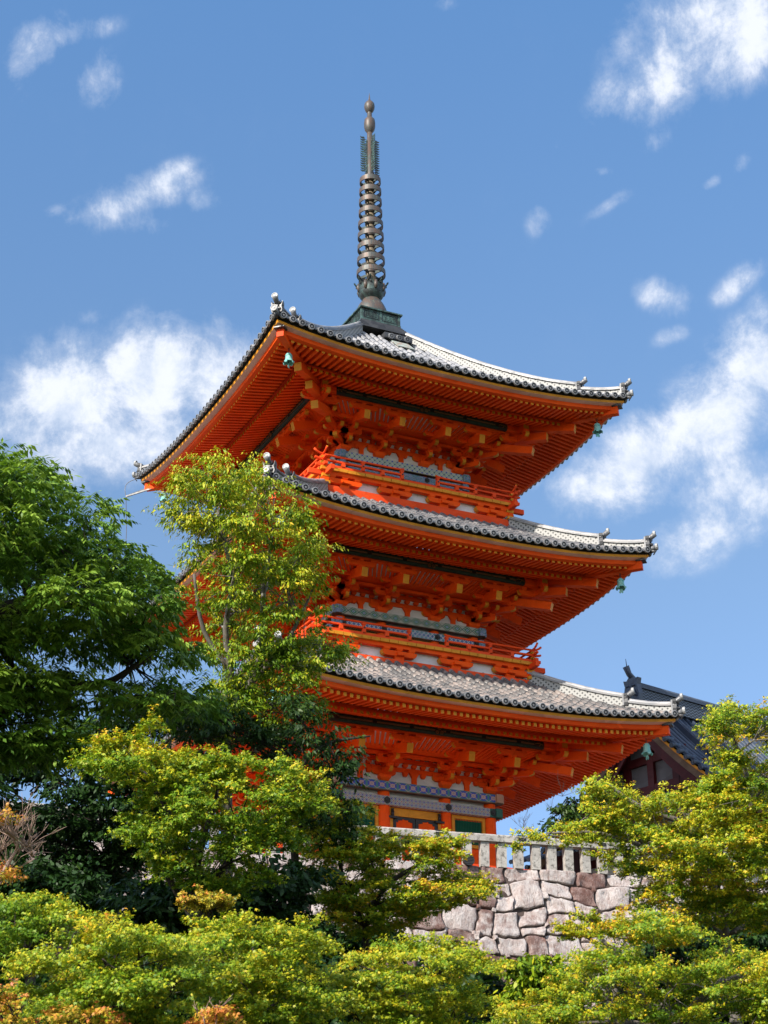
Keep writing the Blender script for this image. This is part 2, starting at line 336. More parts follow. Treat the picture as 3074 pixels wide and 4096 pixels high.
# ------------------------------------------------------------------ mesh builder
class MB:
    def __init__(s, *mats):
        s.mats = list(mats); s.v = []; s.f = []; s.m = []; s.s = []
    def mi(s, name):
        if name not in s.mats: s.mats.append(name)
        return s.mats.index(name)
    def add(s, vs, fs, mat, smooth=False):
        o = len(s.v); s.v.extend([tuple(map(float, p)) for p in vs])
        single = isinstance(mat, str)
        for i, f in enumerate(fs):
            s.f.append([o+k for k in f]); s.m.append(s.mi(mat if single else mat[i])); s.s.append(smooth)
    def hexa(s, p, mat, em=None, smooth=False):
        # p: 8 points, bottom 0-3 and top 4-7; em: dict face->material for bottom,top,-y,+x,+y,-x order
        fs = [(3, 2, 1, 0), (4, 5, 6, 7), (0, 1, 5, 4), (1, 2, 6, 5), (2, 3, 7, 6), (3, 0, 4, 7)]
        ms = [mat]*6
        if em:
            for k, v in em.items(): ms[k] = v
        s.add(p, fs, ms, smooth)
    def box(s, c, d, mat, em=None, R=None):
        hx, hy, hz = d[0]/2, d[1]/2, d[2]/2
        p = np.array([(-hx, -hy, -hz), (hx, -hy, -hz), (hx, hy, -hz), (-hx, hy, -hz), (-hx, -hy, hz), (hx, -hy, hz), (hx, hy, hz), (-hx, hy, hz)])
        if R is not None: p = p @ np.array(R).T
        s.hexa(p+np.array(c), mat, em)
    def bar(s, a, b, w, h, mat, endmat=None, up=(0, 0, 1)):
        # rectangular bar from a to b (centre line), width w, height h
        a = np.array(a, float); b = np.array(b, float); d = b-a; L = np.linalg.norm(d); d = d/L
        sd = np.cross(d, up); sd = sd/np.linalg.norm(sd); u = np.cross(sd, d)
        p = [q + sd*i*w/2 + u*j*h/2 for q, lst in ((a, 0), (b, 0)) for i, j in ((-1, -1), (1, -1), (1, 1), (-1, 1))]
        p = np.array(p)
        fs = [(0, 1, 2, 3), (7, 6, 5, 4), (0, 4, 5, 1), (1, 5, 6, 2), (2, 6, 7, 3), (3, 7, 4, 0)]
        s.add(p, fs, [endmat or mat]*2+[mat]*4)
    def prism(s, poly, org, ex, ey, ez, t, mat, sidemats=None, cap2=None):
        # polygon in (ex,ey) extruded along ez by t (centred)
        org, ex, ey, ez = map(lambda q: np.array(q, float), (org, ex, ey, ez))
        n = len(poly)
        A = [org+ex*x+ey*y-ez*t/2 for x, y in poly]; B = [org+ex*x+ey*y+ez*t/2 for x, y in poly]
        fs = [tuple(range(n))[::-1], tuple(range(n, 2*n))]
        ms = [mat, cap2 or mat]
        for i in range(n):
            j = (i+1) % n
            fs.append((i, j, n+j, n+i)); ms.append(sidemats[i] if sidemats and sidemats[i] else mat)
        s.add(A+B, fs, ms)
    def tube(s, pts, rad, mat, n=8, caps=True, capmat=None, smooth=True):
        pts = [np.array(p, float) for p in pts]; K = len(pts)
        if isinstance(rad, (int, float)): rad = [rad]*K
        vs = []; prev = None
        for i in range(K):
            d = pts[min(i+1, K-1)]-pts[max(i-1, 0)]; d = d/(np.linalg.norm(d)+1e-9)
            if prev is None:
                a = np.array((0, 0, 1.)) if abs(d[2]) < .9 else np.array((1., 0, 0))
            else: a = prev
            x = a-d*(a@d); x = x/(np.linalg.norm(x)+1e-9); y = np.cross(d, x); prev = x
            for k in range(n):
                t = 2*math.pi*k/n
                vs.append(pts[i]+(x*math.cos(t)+y*math.sin(t))*rad[i])
        fs = [(i*n+k, i*n+(k+1) % n, (i+1)*n+(k+1) % n, (i+1)*n+k) for i in range(K-1) for k in range(n)]
        s.add(vs, fs, mat, smooth)
        if caps:
            o = len(s.v)-K*n
            s.f.append([o+k for k in range(n)][::-1]); s.m.append(s.mi(capmat or mat)); s.s.append(False)
            s.f.append([o+(K-1)*n+k for k in range(n)]); s.m.append(s.mi(capmat or mat)); s.s.append(False)
    def lathe(s, prof, mat, n=20, c=(0, 0, 0), smooth=True, cap=True):
        vs = []
        for r, z in prof:
            for k in range(n):
                t = 2*math.pi*k/n; vs.append((c[0]+r*math.cos(t), c[1]+r*math.sin(t), c[2]+z))
        K = len(prof)
        fs = [(i*n+k, i*n+(k+1) % n, (i+1)*n+(k+1) % n, (i+1)*n+k) for i in range(K-1) for k in range(n)]
        s.add(vs, fs, mat, smooth)
    def grid(s, P, mat, smooth=True, flip=False):
        nu, nv = len(P), len(P[0])
        vs = [q for row in P for q in row]
        fs = []
        for i in range(nu-1):
            for j in range(nv-1):
                f = (i*nv+j, (i+1)*nv+j, (i+1)*nv+j+1, i*nv+j+1)
                fs.append(f[::-1] if flip else f)
        s.add(vs, fs, mat, smooth)
    def merge(s, o, R=None, T=(0, 0, 0)):
        v = np.array(o.v)
        if R is not None: v = v @ np.array(R).T
        v = v+np.array(T)
        b = len(s.v); s.v.extend([tuple(q) for q in v])
        for f, m, sm in zip(o.f, o.m, o.s):
            s.f.append([b+k for k in f]); s.m.append(s.mi(o.mats[m])); s.s.append(sm)
    def mesh(s, name):
        me = bpy.data.meshes.new(name)
        me.from_pydata(s.v, [], s.f)
        for m in s.mats: me.materials.append(MATS[m])
        me.polygons.foreach_set('material_index', s.m)
        me.polygons.foreach_set('use_smooth', s.s)
        me.update()
        return me
    def build(s, name, parent=None, loc=(0, 0, 0), rot=(0, 0, 0)):
        return place(name, s.mesh(name), parent, loc, rot)

def place(name, me, parent=None, loc=(0, 0, 0), rot=(0, 0, 0)):
    o = bpy.data.objects.new(name, me); COL.objects.link(o)
    o.parent = parent; o.location = loc; o.rotation_euler = rot
    return o
def tag(o, label=None, cat=None, group=None, kind=None):
    if label: o['label'] = label
    if cat: o['category'] = cat
    if group: o['group'] = group
    if kind: o['kind'] = kind
    return o
def empty(name, loc=(0, 0, 0), rz=0.0, parent=None):
    o = bpy.data.objects.new(name, None); COL.objects.link(o)
    o.location = loc; o.rotation_euler = (0, 0, rz); o.parent = parent
    o.empty_display_size = 0.3
    return o
def copy_tree(o, parent=None):
    c = o.copy(); COL.objects.link(c); c.parent = parent
    for ch in list(o.children): copy_tree(ch, c)
    return c
def rotz(a):
    c, s_ = math.cos(a), math.sin(a)
    return np.array([[c, -s_, 0], [s_, c, 0], [0, 0, 1]])
HP = math.pi/2

# ------------------------------------------------------------------ pagoda
BASE_Z = 13.1
pagoda = empty('pagoda', (0, 0, BASE_Z))
tag(pagoda, 'tall vermilion three-storey pagoda with grey tiled roofs and bronze spire above the stone wall', 'pagoda')
STO = [dict(a=6.69, c=2.56, m=1.02, E=5.26, T=3.50, up='beam_medallions', lo='beam_dots', lo0=-.70, lo1=-.44, r=.19),
       dict(a=6.385, c=2.31, m=.92, E=10.65, T=8.92, P=7.48, q=3.776, up='beam_lozenges', lo='beam_weave', lo0=-.63, lo1=-.40, r=.175),
       dict(a=6.10, c=2.06, m=.82, E=16.15, T=14.35, P=12.98, q=3.466, up='beam_rings', lo='beam_scroll', lo0=-.56, lo1=-.34, r=.165)]
SIDES = [0.0, -HP, HP, math.pi]          # front, left, right, back

SAG = {6.69: .41, 6.385: .46, 6.10: .46}
def lift(x, w, a):
    return SAG[a]*(min(abs(x)/a, 1.03))**2.6*(w/a)**2

# ---- small wooden pieces
def masu(mb, c, s=.17, h=.1, mat='vermilion'):
    x, y, z = c; b = s*.34; t = s/2
    p1 = [(x-b, y-b, z), (x+b, y-b, z), (x+b, y+b, z), (x-b, y+b, z)]
    p2 = [(x-t, y-t, z+h*.5), (x+t, y-t, z+h*.5), (x+t, y+t, z+h*.5), (x-t, y+t, z+h*.5)]
    p3 = [(q[0], q[1], z+h) for q in p2]
    mb.hexa(p1+p2, mat); mb.hexa(p2+p3, mat)

def hijiki(mb, c, d, L, h=.14, t=.12, mat='vermilion'):
    # boat-shaped bracket arm centred on c (bottom), along direction d (unit xy)
    k = h*.95
    poly = [(-L/2, h), (-L/2, h*.55), (-L/2+k*.25, h*.22), (-L/2+k*.62, h*.05), (-L/2+k, 0), (L/2-k, 0), (L/2-k*.62, h*.05), (L/2-k*.25, h*.22), (L/2, h*.55), (L/2, h)]
    sm = ['ochre', 'ochre', 'ochre', None, None, None, 'ochre', 'ochre', 'ochre', None]
    ex = (d[0], d[1], 0); ez = (d[1], -d[0], 0)
    mb.prism(poly, c, ex, (0, 0, 1), ez, t, mat, sm)

def arm_out(mb, d, L, z, h=.14, t=.12, back=.1):
    # arm from the wall line out to L (+nose)
    k = h
    poly = [(-back, h), (-back, 0), (L-k, 0), (L-k*.45, h*.08), (L-k*.1, h*.28), (L, h*.6), (L, h)]
    sm = [None, None, 'ochre', 'ochre', 'ochre', 'ochre', None]
    mb.prism(poly, (0, 0, z), (d[0], d[1], 0), (0, 0, 1), (d[1], -d[0], 0), t, 'vermilion', sm)

def bracket_face(mb, d, t):
    # d outward, t along the wall
    dn = np.array((d[0], d[1], 0.)); tn = np.array((t[0], t[1], 0.))
    P = lambda w, s, z: dn*w+tn*s+np.array((0, 0, z))
    arm_out(mb, d, .57, .19)
    masu(mb, P(.45, 0, .33), .18, .11)
    for w, z in ((0, .19), (.45, .45), (.9, .71)):
        L = .86 if w else .8
        hijiki(mb, P(w, 0, z), t, L)
        for s in (-.33, 0, .33):
            masu(mb, P(w, s, z+.14), .165, .1)
    arm_out(mb, d, 1.02, .45)
    masu(mb, P(.9, 0, .59), .18, .11)
    # purlin line: block on the tail, arm, three blocks
    masu(mb, P(1.5, 0, .70), .2, .12)
    hijiki(mb, P(1.5, 0, .82), t, .98, .15, .13)
    for s in (-.38, 0, .38):
        masu(mb, P(1.5, s, .97), .17, .1)

def tail(mb, d, w0, z0, w1, z1, s=.2, h=.28):
    mb.bar((d[0]*w0, d[1]*w0, z0), (d[0]*w1, d[1]*w1, z1), s, h, 'vermilion', 'ochre')

D45 = (-math.sqrt(.5), -math.sqrt(.5))
bm = MB('vermilion', 'ochre')
masu(bm, (0, 0, 0), .36, .19); bracket_face(bm, (0, -1), (1, 0))
ME_BR = bm.mesh('bracket')
tm = MB('vermilion', 'ochre'); tail(tm, (0, -1), -.1, 1.04, 1.78, .53)
ME_TAIL = tm.mesh('tail_rafter')
bm = MB('vermilion', 'ochre')
masu(bm, (0, 0, 0), .38, .19)
bracket_face(bm, (0, -1), (1, 0)); bracket_face(bm, (-1, 0), (0, 1))
arm_out(bm, D45, .8, .19, .16, .15); masu(bm, (D45[0]*.64, D45[1]*.64, .35), .2, .1)
arm_out(bm, D45, 1.45, .45, .16, .15); masu(bm, (D45[0]*1.28, D45[1]*1.28, .61), .2, .1)
for (dx, dy), (tx, ty) in (((0, -1), (1, 0)), ((-1, 0), (0, 1))):
    # noses of the crossing arms at the corner
    for w, z in ((.45, .45), (.9, .71)):
        hijiki(bm, np.array((dx*w-tx*w*.9, dy*w-ty*w*.9, z)), (tx, ty), 1.0)
    hijiki(bm, np.array((dx*1.5-tx*1.5, dy*1.5-ty*1.5, .80)), (tx, ty), 1.3, .16, .14)
    for s in (-2.0, -1.5, -1.05):
        masu(bm, np.array((dx*1.5+tx*s, dy*1.5+ty*s, .96)), .18, .11)
    bm.bar((dx*1.55-tx*1.0, dy*1.55-ty*1.0, 1.2), (dx*1.55-tx*2.0, dy*1.55-ty*2.0, 1.2), .2, .24, 'vermilion', 'ochre')
    for i in range(3):   # stepped nose under the purlin crossing
        bm.box((dx*1.55-tx*(1.98-.07*i), dy*1.55-ty*(1.98-.07*i), 1.05-.08*i), (.16, .16, .09), 'ochre' if i % 2 else 'vermilion')
ME_BRC = bm.mesh('corner_bracket')
tm = MB('vermilion', 'ochre'); tail(tm, D45, -.1, 1.12, 2.62, .42, .24, .25)
ME_TAILC1 = tm.mesh('tail_rafter')
tm = MB('vermilion', 'ochre'); tail(tm, D45, .6, 1.10, 3.12, .86, .24, .26)
ME_TAILC2 = tm.mesh('tail_rafter')
tm = MB('vermilion', 'ochre'); tail(tm, (-1, 0), -.1, 1.04, 1.78, .53)
ME_TAILS = tm.mesh('tail_rafter')

def build_brackets(st):
    z = st['E']-.62-1.08
    c, m = st['c'], st['m']
    for a in SIDES:
        R = rotz(a)
        for x in (-m, m):
            p = R @ np.array((x, -c, z))
            b = place('bracket', ME_BR, pagoda, p, (0, 0, a)); place('tail_rafter', ME_TAIL, b)
        p = R @ np.array((-c, -c, z))
        b = place('corner_bracket', ME_BRC, pagoda, p, (0, 0, a))
        for me in (ME_TAIL, ME_TAILS, ME_TAILC1, ME_TAILC2): place('tail_rafter', me, b)

def build_body(k, st):
    c, m, T, r = st['c'], st['m'], st['T'], st['r']
    z0 = 0.0 if k == 0 else st['P']+.1
    zb = st['E']-.62
    # core: plaster box with continuous wall beams in the bracket zone
    mb = MB('plaster', 'vermilion', 'ochre')
    w = c-.03
    mb.box((0, 0, (z0+zb+.3)/2), (2*w, 2*w, zb+.3-z0), 'plaster')
    for a in SIDES:
        R = rotz(a); o = MB('vermilion', 'ochre', 'plaster')
        zt = zb-1.08
        for zz in (.34, .62, .90):
            o.box((0, -c+.02, zt+zz+.07), (2*c, .11, .13), 'vermilion')
        n = int(2*c/.29)
        for i in range(n):
            x = -c+.15+i*(2*c-.3)/(n-1)
            for zz in (.49, .77, 1.0): masu(o, (x, -c+.0, zt+zz), .16, .1)
            if i % 2: masu(o, (x, -c+.0, zt+.22), .15, .12)
        for x in (-(c+m)/2, 0, (c+m)/2):
            o.box((x, -c-.02, zt+.13), (.15, .08, .40), 'vermilion'); o.prism([(-.075, .0), (.075, 0), (.16, .14), (-.16, .14)], (x, -c-.02, zt+.2), (1, 0, 0), (0, 0, 1), (0, 1, 0), .09, 'vermilion')
        # ribbed coving between the bracket tiers and the purlin
        y0, y1, zz0, zz1 = c+.86, c+1.5, zb-.25, zb-.02
        e0, e1 = c+.5, c+1.0
        o.add([(-e0, -y0, zz0), (e0, -y0, zz0), (e1, -y1, zz1), (-e1, -y1, zz1)], [(0, 1, 2, 3)], 'plaster')
        nr = int(2*e0/.14)
        for i in range(nr+1):
            x = -e0+i*2*e0/nr
            o.bar((x, -y0, zz0-.02), (x*e1/e0, -y1, zz1-.02), .10, .05, 'vermilion')
        o.box((0, -c-.44, zb-.27), (2*c+.9, .9, .03), 'vermilion')
        for w_, z_ in ((.45, .72), (.9, .97)):
            o.box((0, -c-w_, zt+z_), (2*(c+w_), .1, .09), 'vermilion')
        o.box((0, -c-1.5, zb-.02), (2*c+2.2, .14, .07), 'vermilion')
        mb.merge(o, R)
    mb.build('storey_wall', pagoda)
    # round columns
    cm = MB('vermilion')
    cm.lathe([(r, 0), (r*1.0, (T-.26-z0)*.6), (r*.97, T-.26-z0)], 'vermilion', 20)
    me = cm.mesh('column')
    for a in SIDES:
        R = rotz(a)
        for x in (-c, -m, m):
            p = R @ np.array((x, -c, z0)); place('column', me, pagoda, p)
    # painted tie beams
    um = MB(st['up'], 'beam_end_pink', 'beam_scroll', 'iron')
    L = c+.06
    um.box((0, 0, 0), (2*L, .2, .25), st['up'])
    for s in (-1, 1):
        um.box((s*(L+.15), 0, 0), (.3, .204, .254), 'beam_end_pink' if k == 0 else 'beam_scroll')
        if k == 0:
            um.tube([(s*(L+.14), -.1, 0), (s*(L+.14), -.112, 0)], .075, 'gold', 14)
    um.mats.append('gold') if 'gold' not in um.mats else None
    # dark soffit board below the upper beam
    um.box((0, 0, -.135), (2*L+.58, .19, .02), 'wood_brown')
    ume = um.mesh('painted_beam')
    lm = MB(st['lo'], 'beam_end_green', 'iron')
    h = st['lo1']-st['lo0']
    lm.box((0, 0, 0), (2*(c-.12), .18, h), st['lo'])
    for s in (-1, 1):
        lm.box((s*(c+.1), 0, 0), (.44, .184, h+.004), 'beam_end_green' if k == 0 else 'beam_scroll')
        for x in (s*c, s*m):
            lm.tube([(x, -.09, 0), (x, -.12, 0)], h*.42, 'iron', 6, smooth=False)
            lm.tube([(x, -.12, 0), (x, -.15, 0)], h*.2, 'iron', 8, smooth=True)
    lme = lm.mesh('painted_beam')
    for i, a in enumerate(SIDES):
        R = rotz(a); dz = .002*(i % 2)
        place('painted_beam', ume, pagoda, R @ np.array((0, -c-.18-.0, T-.13+dz)), (0, 0, a))
        place('painted_beam', lme, pagoda, R @ np.array((0, -c-.155, T+(st['lo0']+st['lo1'])/2+dz)), (0, 0, a))
    # doors and windows
    top = T+st['lo0']-.02
    dm = MB('ochre', 'vermilion', 'iron', 'gold')
    W, H = m-.12, top-z0
    for s in (-1, 1): dm.box((s*(W-.075), 0, H/2), (.15, .1, H), 'ochre')
    dm.box((0, 0, H-.12), (2*(W-.15), .098, .24), 'ochre')
    dd = dm.mesh('door')
    leaf = MB('vermilion', 'iron', 'gold')
    lw = W-.17; lh = H-.26
    leaf.box((lw/2, 0, lh/2), (lw-.01, .05, lh), 'vermilion')
    def edge(x0, x1, zc0, zc1): leaf.box(((x0+x1)/2, -.03, (zc0+zc1)/2), (x1-x0, .03, zc1-zc0), 'iron')
    edge(0.0, .09, 0, lh); edge(lw-.1, lw-.005, 0, lh)
    for i in range(8):
        t0, t1 = i/8, (i+1)/8
        tm_ = (t0+t1)/2
        hh = .05+.15*abs(tm_-.5)**1.6*2.2+.02*(i % 2)
        leaf.box((.09+(lw-.19)*tm_, -.03, lh-hh/2), ((lw-.19)/8, .029, hh), 'iron')
    for z_ in (.3, .8, 1.3):
        if z_ < lh-.4: leaf.tube([(lw*.86, -.04, z_), (lw*.86, -.07, z_)], .035, 'gold', 8)
    ml = leaf.mesh('door_leaf')
    hm = MB('iron'); hm.tube([(0, 0, 0), (0, 0, .16)], .05, 'iron', 8); hm.tube([(0, 0, .16), (0, 0, .22)], [.03, .055], 'iron', 8); hm.box((0, 0, -.03), (.3, .08, .06), 'iron')
    mh = hm.mesh('hinge_post')
    wm = MB('ochre', 'vermilion')
    bw = (c-m)/2-.2; wh = min(.95, H-.1)
    for s in (-1, 1): wm.box((s*(bw-.05), 0, -wh/2), (.1, .1, wh), 'ochre')
    wm.box((0, 0, -.05), (2*bw-.2, .098, .1), 'ochre'); wm.box((0, 0, -wh+.05), (2*bw-.2, .098, .1), 'ochre')
    for s in (-1, 1): wm.box((s*(bw+.05), .02, -wh/2), (.1, .06, wh), 'vermilion')
    mw = wm.mesh('lattice_window')
    gm = MB('green_lattice')
    n = int((2*bw-.2)/.055)
    gm.box((0, .03, -wh/2), (2*bw-.2, .01, wh-.2), 'green_lattice')
    for i in range(n):
        x = -bw+.1+.0275+i*.055
        gm.add([(x-.022, .02, -wh+.1), (x, -.02, -wh+.1), (x+.022, .02, -wh+.1), (x-.022, .02, -.1), (x, -.02, -.1), (x+.022, .02, -.1)], [(0, 1, 4, 3), (1, 2, 5, 4)], 'green_lattice')
    mg = gm.mesh('lattice')
    kick = MB('vermilion', 'plaster')
    if H-wh > .1: kick.box((0, .02, 0), (2*bw+.1, .05, H-wh-.03), 'vermilion')
    mk = kick.mesh('wall_board') if H-wh > .1 else None
    for a in SIDES:
        R = rotz(a)
        y = -c-.02
        d = place('door', dd, pagoda, R @ np.array((0, y, z0)), (0, 0, a))
        for s in (-1, 1):
            l = place('door_leaf', ml, d, (s*.01, .0, 0)); l.scale = (s, 1, 1)
            l.location = (s*.01, 0.0, 0.0)
            if k == 0: place('hinge_post', mh, d, (s*(W-.12), -.1, H-.27))
        for s in (-1, 1):
            wn = place('lattice_window', mw, pagoda, R @ np.array((s*(c+m)/2, y, top)), (0, 0, a)); place('lattice', mg, wn)
            if mk: place('wall_board', mk, wn, (0, 0, -wh-(H-wh)/2))
    # orange lintel board above the openings
    if k == 0:
        lb = MB('vermilion'); lb.box((0, 0, 0), (2*c-.3, .06, .16), 'vermilion'); me = lb.mesh('lintel')
        for a in SIDES: place('lintel', me, pagoda, rotz(a) @ np.array((0, -c+.01, top-.05)), (0, 0, a))

# ---- eaves: soffit boards, fascia, rafters, hip rafters, purlins
RAFTERS_LEFT = [100]
def build_eaves(k, st):
    a, c, E = st['a'], st['c'], st['E']
    Ec = E-SAG[a]-.01; wp = c+1.56; wt = a-1.4; wf = a-.34
    zb = lambda x, w: E-.37-.3*(w-wp)+lift(x, w, a)
    zf = lambda x, w: E-.53-.19*(w-wt)+lift(x, w, a)
    # one side authored as the front
    em = MB('vermilion', 'ochre', 'pink_board', 'dark_wood')
    NX = 41
    ts = np.linspace(-1, 1, NX)
    def strip(pts, mat, flip=False):
        # pts: list of (w, zfun) swept along the side, mitred at the corners
        P = [[(t*w, -w, z(t*w, w)) for t in ts] for (w, z) in pts]
        em.grid(P, mat, smooth=False, flip=flip)
    strip([(c, lambda x, w: zb(x, w)+.125), (wt+.1, lambda x, w: zb(x, w)+.125)], 'vermilion_shaded')
    strip([(wt-.1, lambda x, w: zf(x, w)+.115), (wf+.03, lambda x, w: zf(x, w)+.115)], 'vermilion_shaded')
    # batten carried on the base rafters
    strip([(wt+.02, lambda x, w: zb(x, w)+.09), (wt+.02, lambda x, w: zf(x, w)+.015), (wt-.1, lambda x, w: zf(x, w)+.015)], 'vermilion', True)
    # fascia build-up
    L = lambda x, w: Ec-.045+lift(x, w, a)
    strip([(wf-.02, lambda x, w: L(x, w)-.15), (a-.2, lambda x, w: L(x, w)-.135), (a-.19, lambda x, w: L(x, w)-.01)], 'vermilion', True)
    strip([(a-.19, lambda x, w: L(x, w)-.01), (a, lambda x, w: L(x, w)+.005)], 'pink_board', True)
    strip([(a, lambda x, w: L(x, w)+.005), (a+.012, lambda x, w: L(x, w)+.085), (a-.1, lambda x, w: L(x, w)+.088)], 'ochre', True)
    strip([(a-.06, lambda x, w: L(x, w)+.086), (a+.0, lambda x, w: L(x, w)+.17), (a+.11, lambda x, w: L(x, w)+.19)], 'dark_wood', True)
    me = em.mesh('eave')
    # small dark drain spikes and rafters
    fl, ba = [], []
    n = int(2*wf/.2)
    xs = [-wf+.1+i*(2*wf-.2)/(n-1) for i in range(n)]
    def rafter(x, w0, w1, z, wd, h, name):
        mb = MB('vermilion', 'ochre')
        ws = np.linspace(w0, w1, 3)
        P = []
        for w in ws:
            zz = z(x, w)
            P.append([(x-wd/2, -w, zz), (x+wd/2, -w, zz), (x+wd/2, -w, zz+h), (x-wd/2, -w, zz+h)])
        vs = [q for p in P for q in p]
        fs = []
        for i in range(2):
            for j in range(4): fs.append((i*4+j, i*4+(j+1) % 4, i*4+4+(j+1) % 4, i*4+4+j))
        mb.add(vs, [tuple(reversed(f)) for f in fs], 'vermilion')
        mb.add(P[2], [(3, 2, 1, 0)], 'ochre')
        return mb
    for x in xs:
        w0 = max(wt-.06, abs(x)+.1)
        if w0 < wf-.12: fl.append(rafter(x, w0, wf, zf, .098, .125, 'rafter'))
        w0 = max(c+.05, abs(x)+.1)
        if w0 < wt-.12: ba.append(rafter(x, w0, wt, zb, .102, .13, 'rafter'))
    allm = MB('vermilion', 'ochre')
    for q in fl+ba: allm.merge(q)
    mall = allm.mesh('rafters')
    for i, an in enumerate(SIDES):
        o = place('eave', me, pagoda, (0, 0, 0), (0, 0, an))
        if k == 2 and i == 0:
            rest = MB('vermilion', 'ochre')
            for q in fl+ba:
                if RAFTERS_LEFT[0] > 0:
                    q.build('rafter', o); RAFTERS_LEFT[0] -= 1
                else: rest.merge(q)
            if rest.f: tag(rest.build('rafters', o), kind='stuff')
        else:
            tag(place('rafters', mall, o), kind='stuff')
    # hip rafters (authored for the near corner, then turned)
    hm = MB('vermilion', 'ochre', 'tile_dark')
    def hp(w, z): return (-w, -w, z)
    hm.bar(hp(c+.6, zb(0, c+.6)+.0), hp(a-1.17, zb(a-1.17, a-1.17)-.11), .24, .26, 'vermilion', 'ochre')
    up0, up1 = hp(a-1.75, zf(a-1.75, a-1.75)-.02), hp(a-.14, E-.30)
    hm.bar(up0, up1, .22, .25, 'vermilion', 'vermilion_red')
    hm.box((-(a-.16), -(a-.16), E-.155), (.3, .34, .035), 'tile_dark', R=rotz(math.radians(45)))
    me = hm.mesh('hip_rafter')
    for an in SIDES: place('hip_rafter', me, pagoda, (0, 0, 0), (0, 0, an))
    # green purlin with gilt line, carved ends and a triple-drop emblem in the middle
    pm = MB('purlin_green', 'iron', 'gold')
    Lp = wp-.56
    prof = [(-.1, -.11), (.1, -.11), (.125, -.06), (.125, .06), (.1, .125), (-.1, .125), (-.125, .06), (-.125, -.06)]
    pm.prism(prof, (0, 0, 0), (0, 1, 0), (0, 0, 1), (1, 0, 0), 2*Lp, 'purlin_green')
    for s in (-1, 1):
        pm.prism([(p*1.03, q*1.03) for p, q in prof], (s*(Lp-.16), 0, 0), (0, 1, 0), (0, 0, 1), (1, 0, 0), .33, 'iron')
        rnd = random.Random(5)
        for j in range(7):
            cx = s*(Lp-.30+.045*j); pm.tube([(cx, -.133, -.05+.1*rnd.random()), (cx+.05*s, -.137, -.05+.1*rnd.random()), (cx+.02, -.134, .05)], .012, 'gold', 5)
        pm.prism([(p*1.001, q*1.001) for p, q in prof], (s*(Lp+.42), 0, 0), (0, 1, 0), (0, 0, 1), (1, 0, 0), .8, 'vermilion')
    for (dx, dz) in ((0, .07), (-.075, -.05), (.075, -.05)):
        pm.tube([(dx, -.12, dz), (dx, -.145, dz)], .075, 'iron', 14)
        pts = [(dx+.05*math.cos(t), -.15, dz+.05*math.sin(t)) for t in np.linspace(0, 2*math.pi, 13)]
        pm.tube(pts, .009, 'gold', 5, caps=False)
        pm.tube([(dx-.03, -.15, dz), (dx, -.152, dz+.025), (dx+.02, -.15, dz-.02)], .011, 'gold', 5)
    me = pm.mesh('purlin')
    for i, an in enumerate(SIDES):
        place('purlin', me, pagoda, rotz(an) @ np.array((0, -wp, E-.495+.003*(i % 2))), (0, 0, an))

# ---- tiled roofs
def tile_disc(mb, c, ax, r, rim, face):
    # round eave tile end: ring, recessed face and raised boss; ax outward unit vector
    ax = np.array(ax, float); u = np.cross(ax, (0, 0, 1.)); u = u/np.linalg.norm(u); v = np.cross(u, ax); c = np.array(c, float)
    n = 12
    def ringv(rr, d): return [c+ax*d+(u*math.cos(2*math.pi*i/n)+v*math.sin(2*math.pi*i/n))*rr for i in range(n)]
    vs = ringv(r, -.06)+ringv(r, .015)+ringv(r*.76, .018)+ringv(r*.72, .002)+ringv(r*.34, .002)+ringv(r*.26, .014)
    fs, ms = [], []
    for j in range(5):
        for i in range(n):
            fs.append((j*n+i, j*n+(i+1) % n, (j+1)*n+(i+1) % n, (j+1)*n+i)); ms.append(rim if j < 2 else face)
    fs.append(tuple(range(5*n, 6*n))); ms.append(rim)
    mb.add(vs, fs, ms)

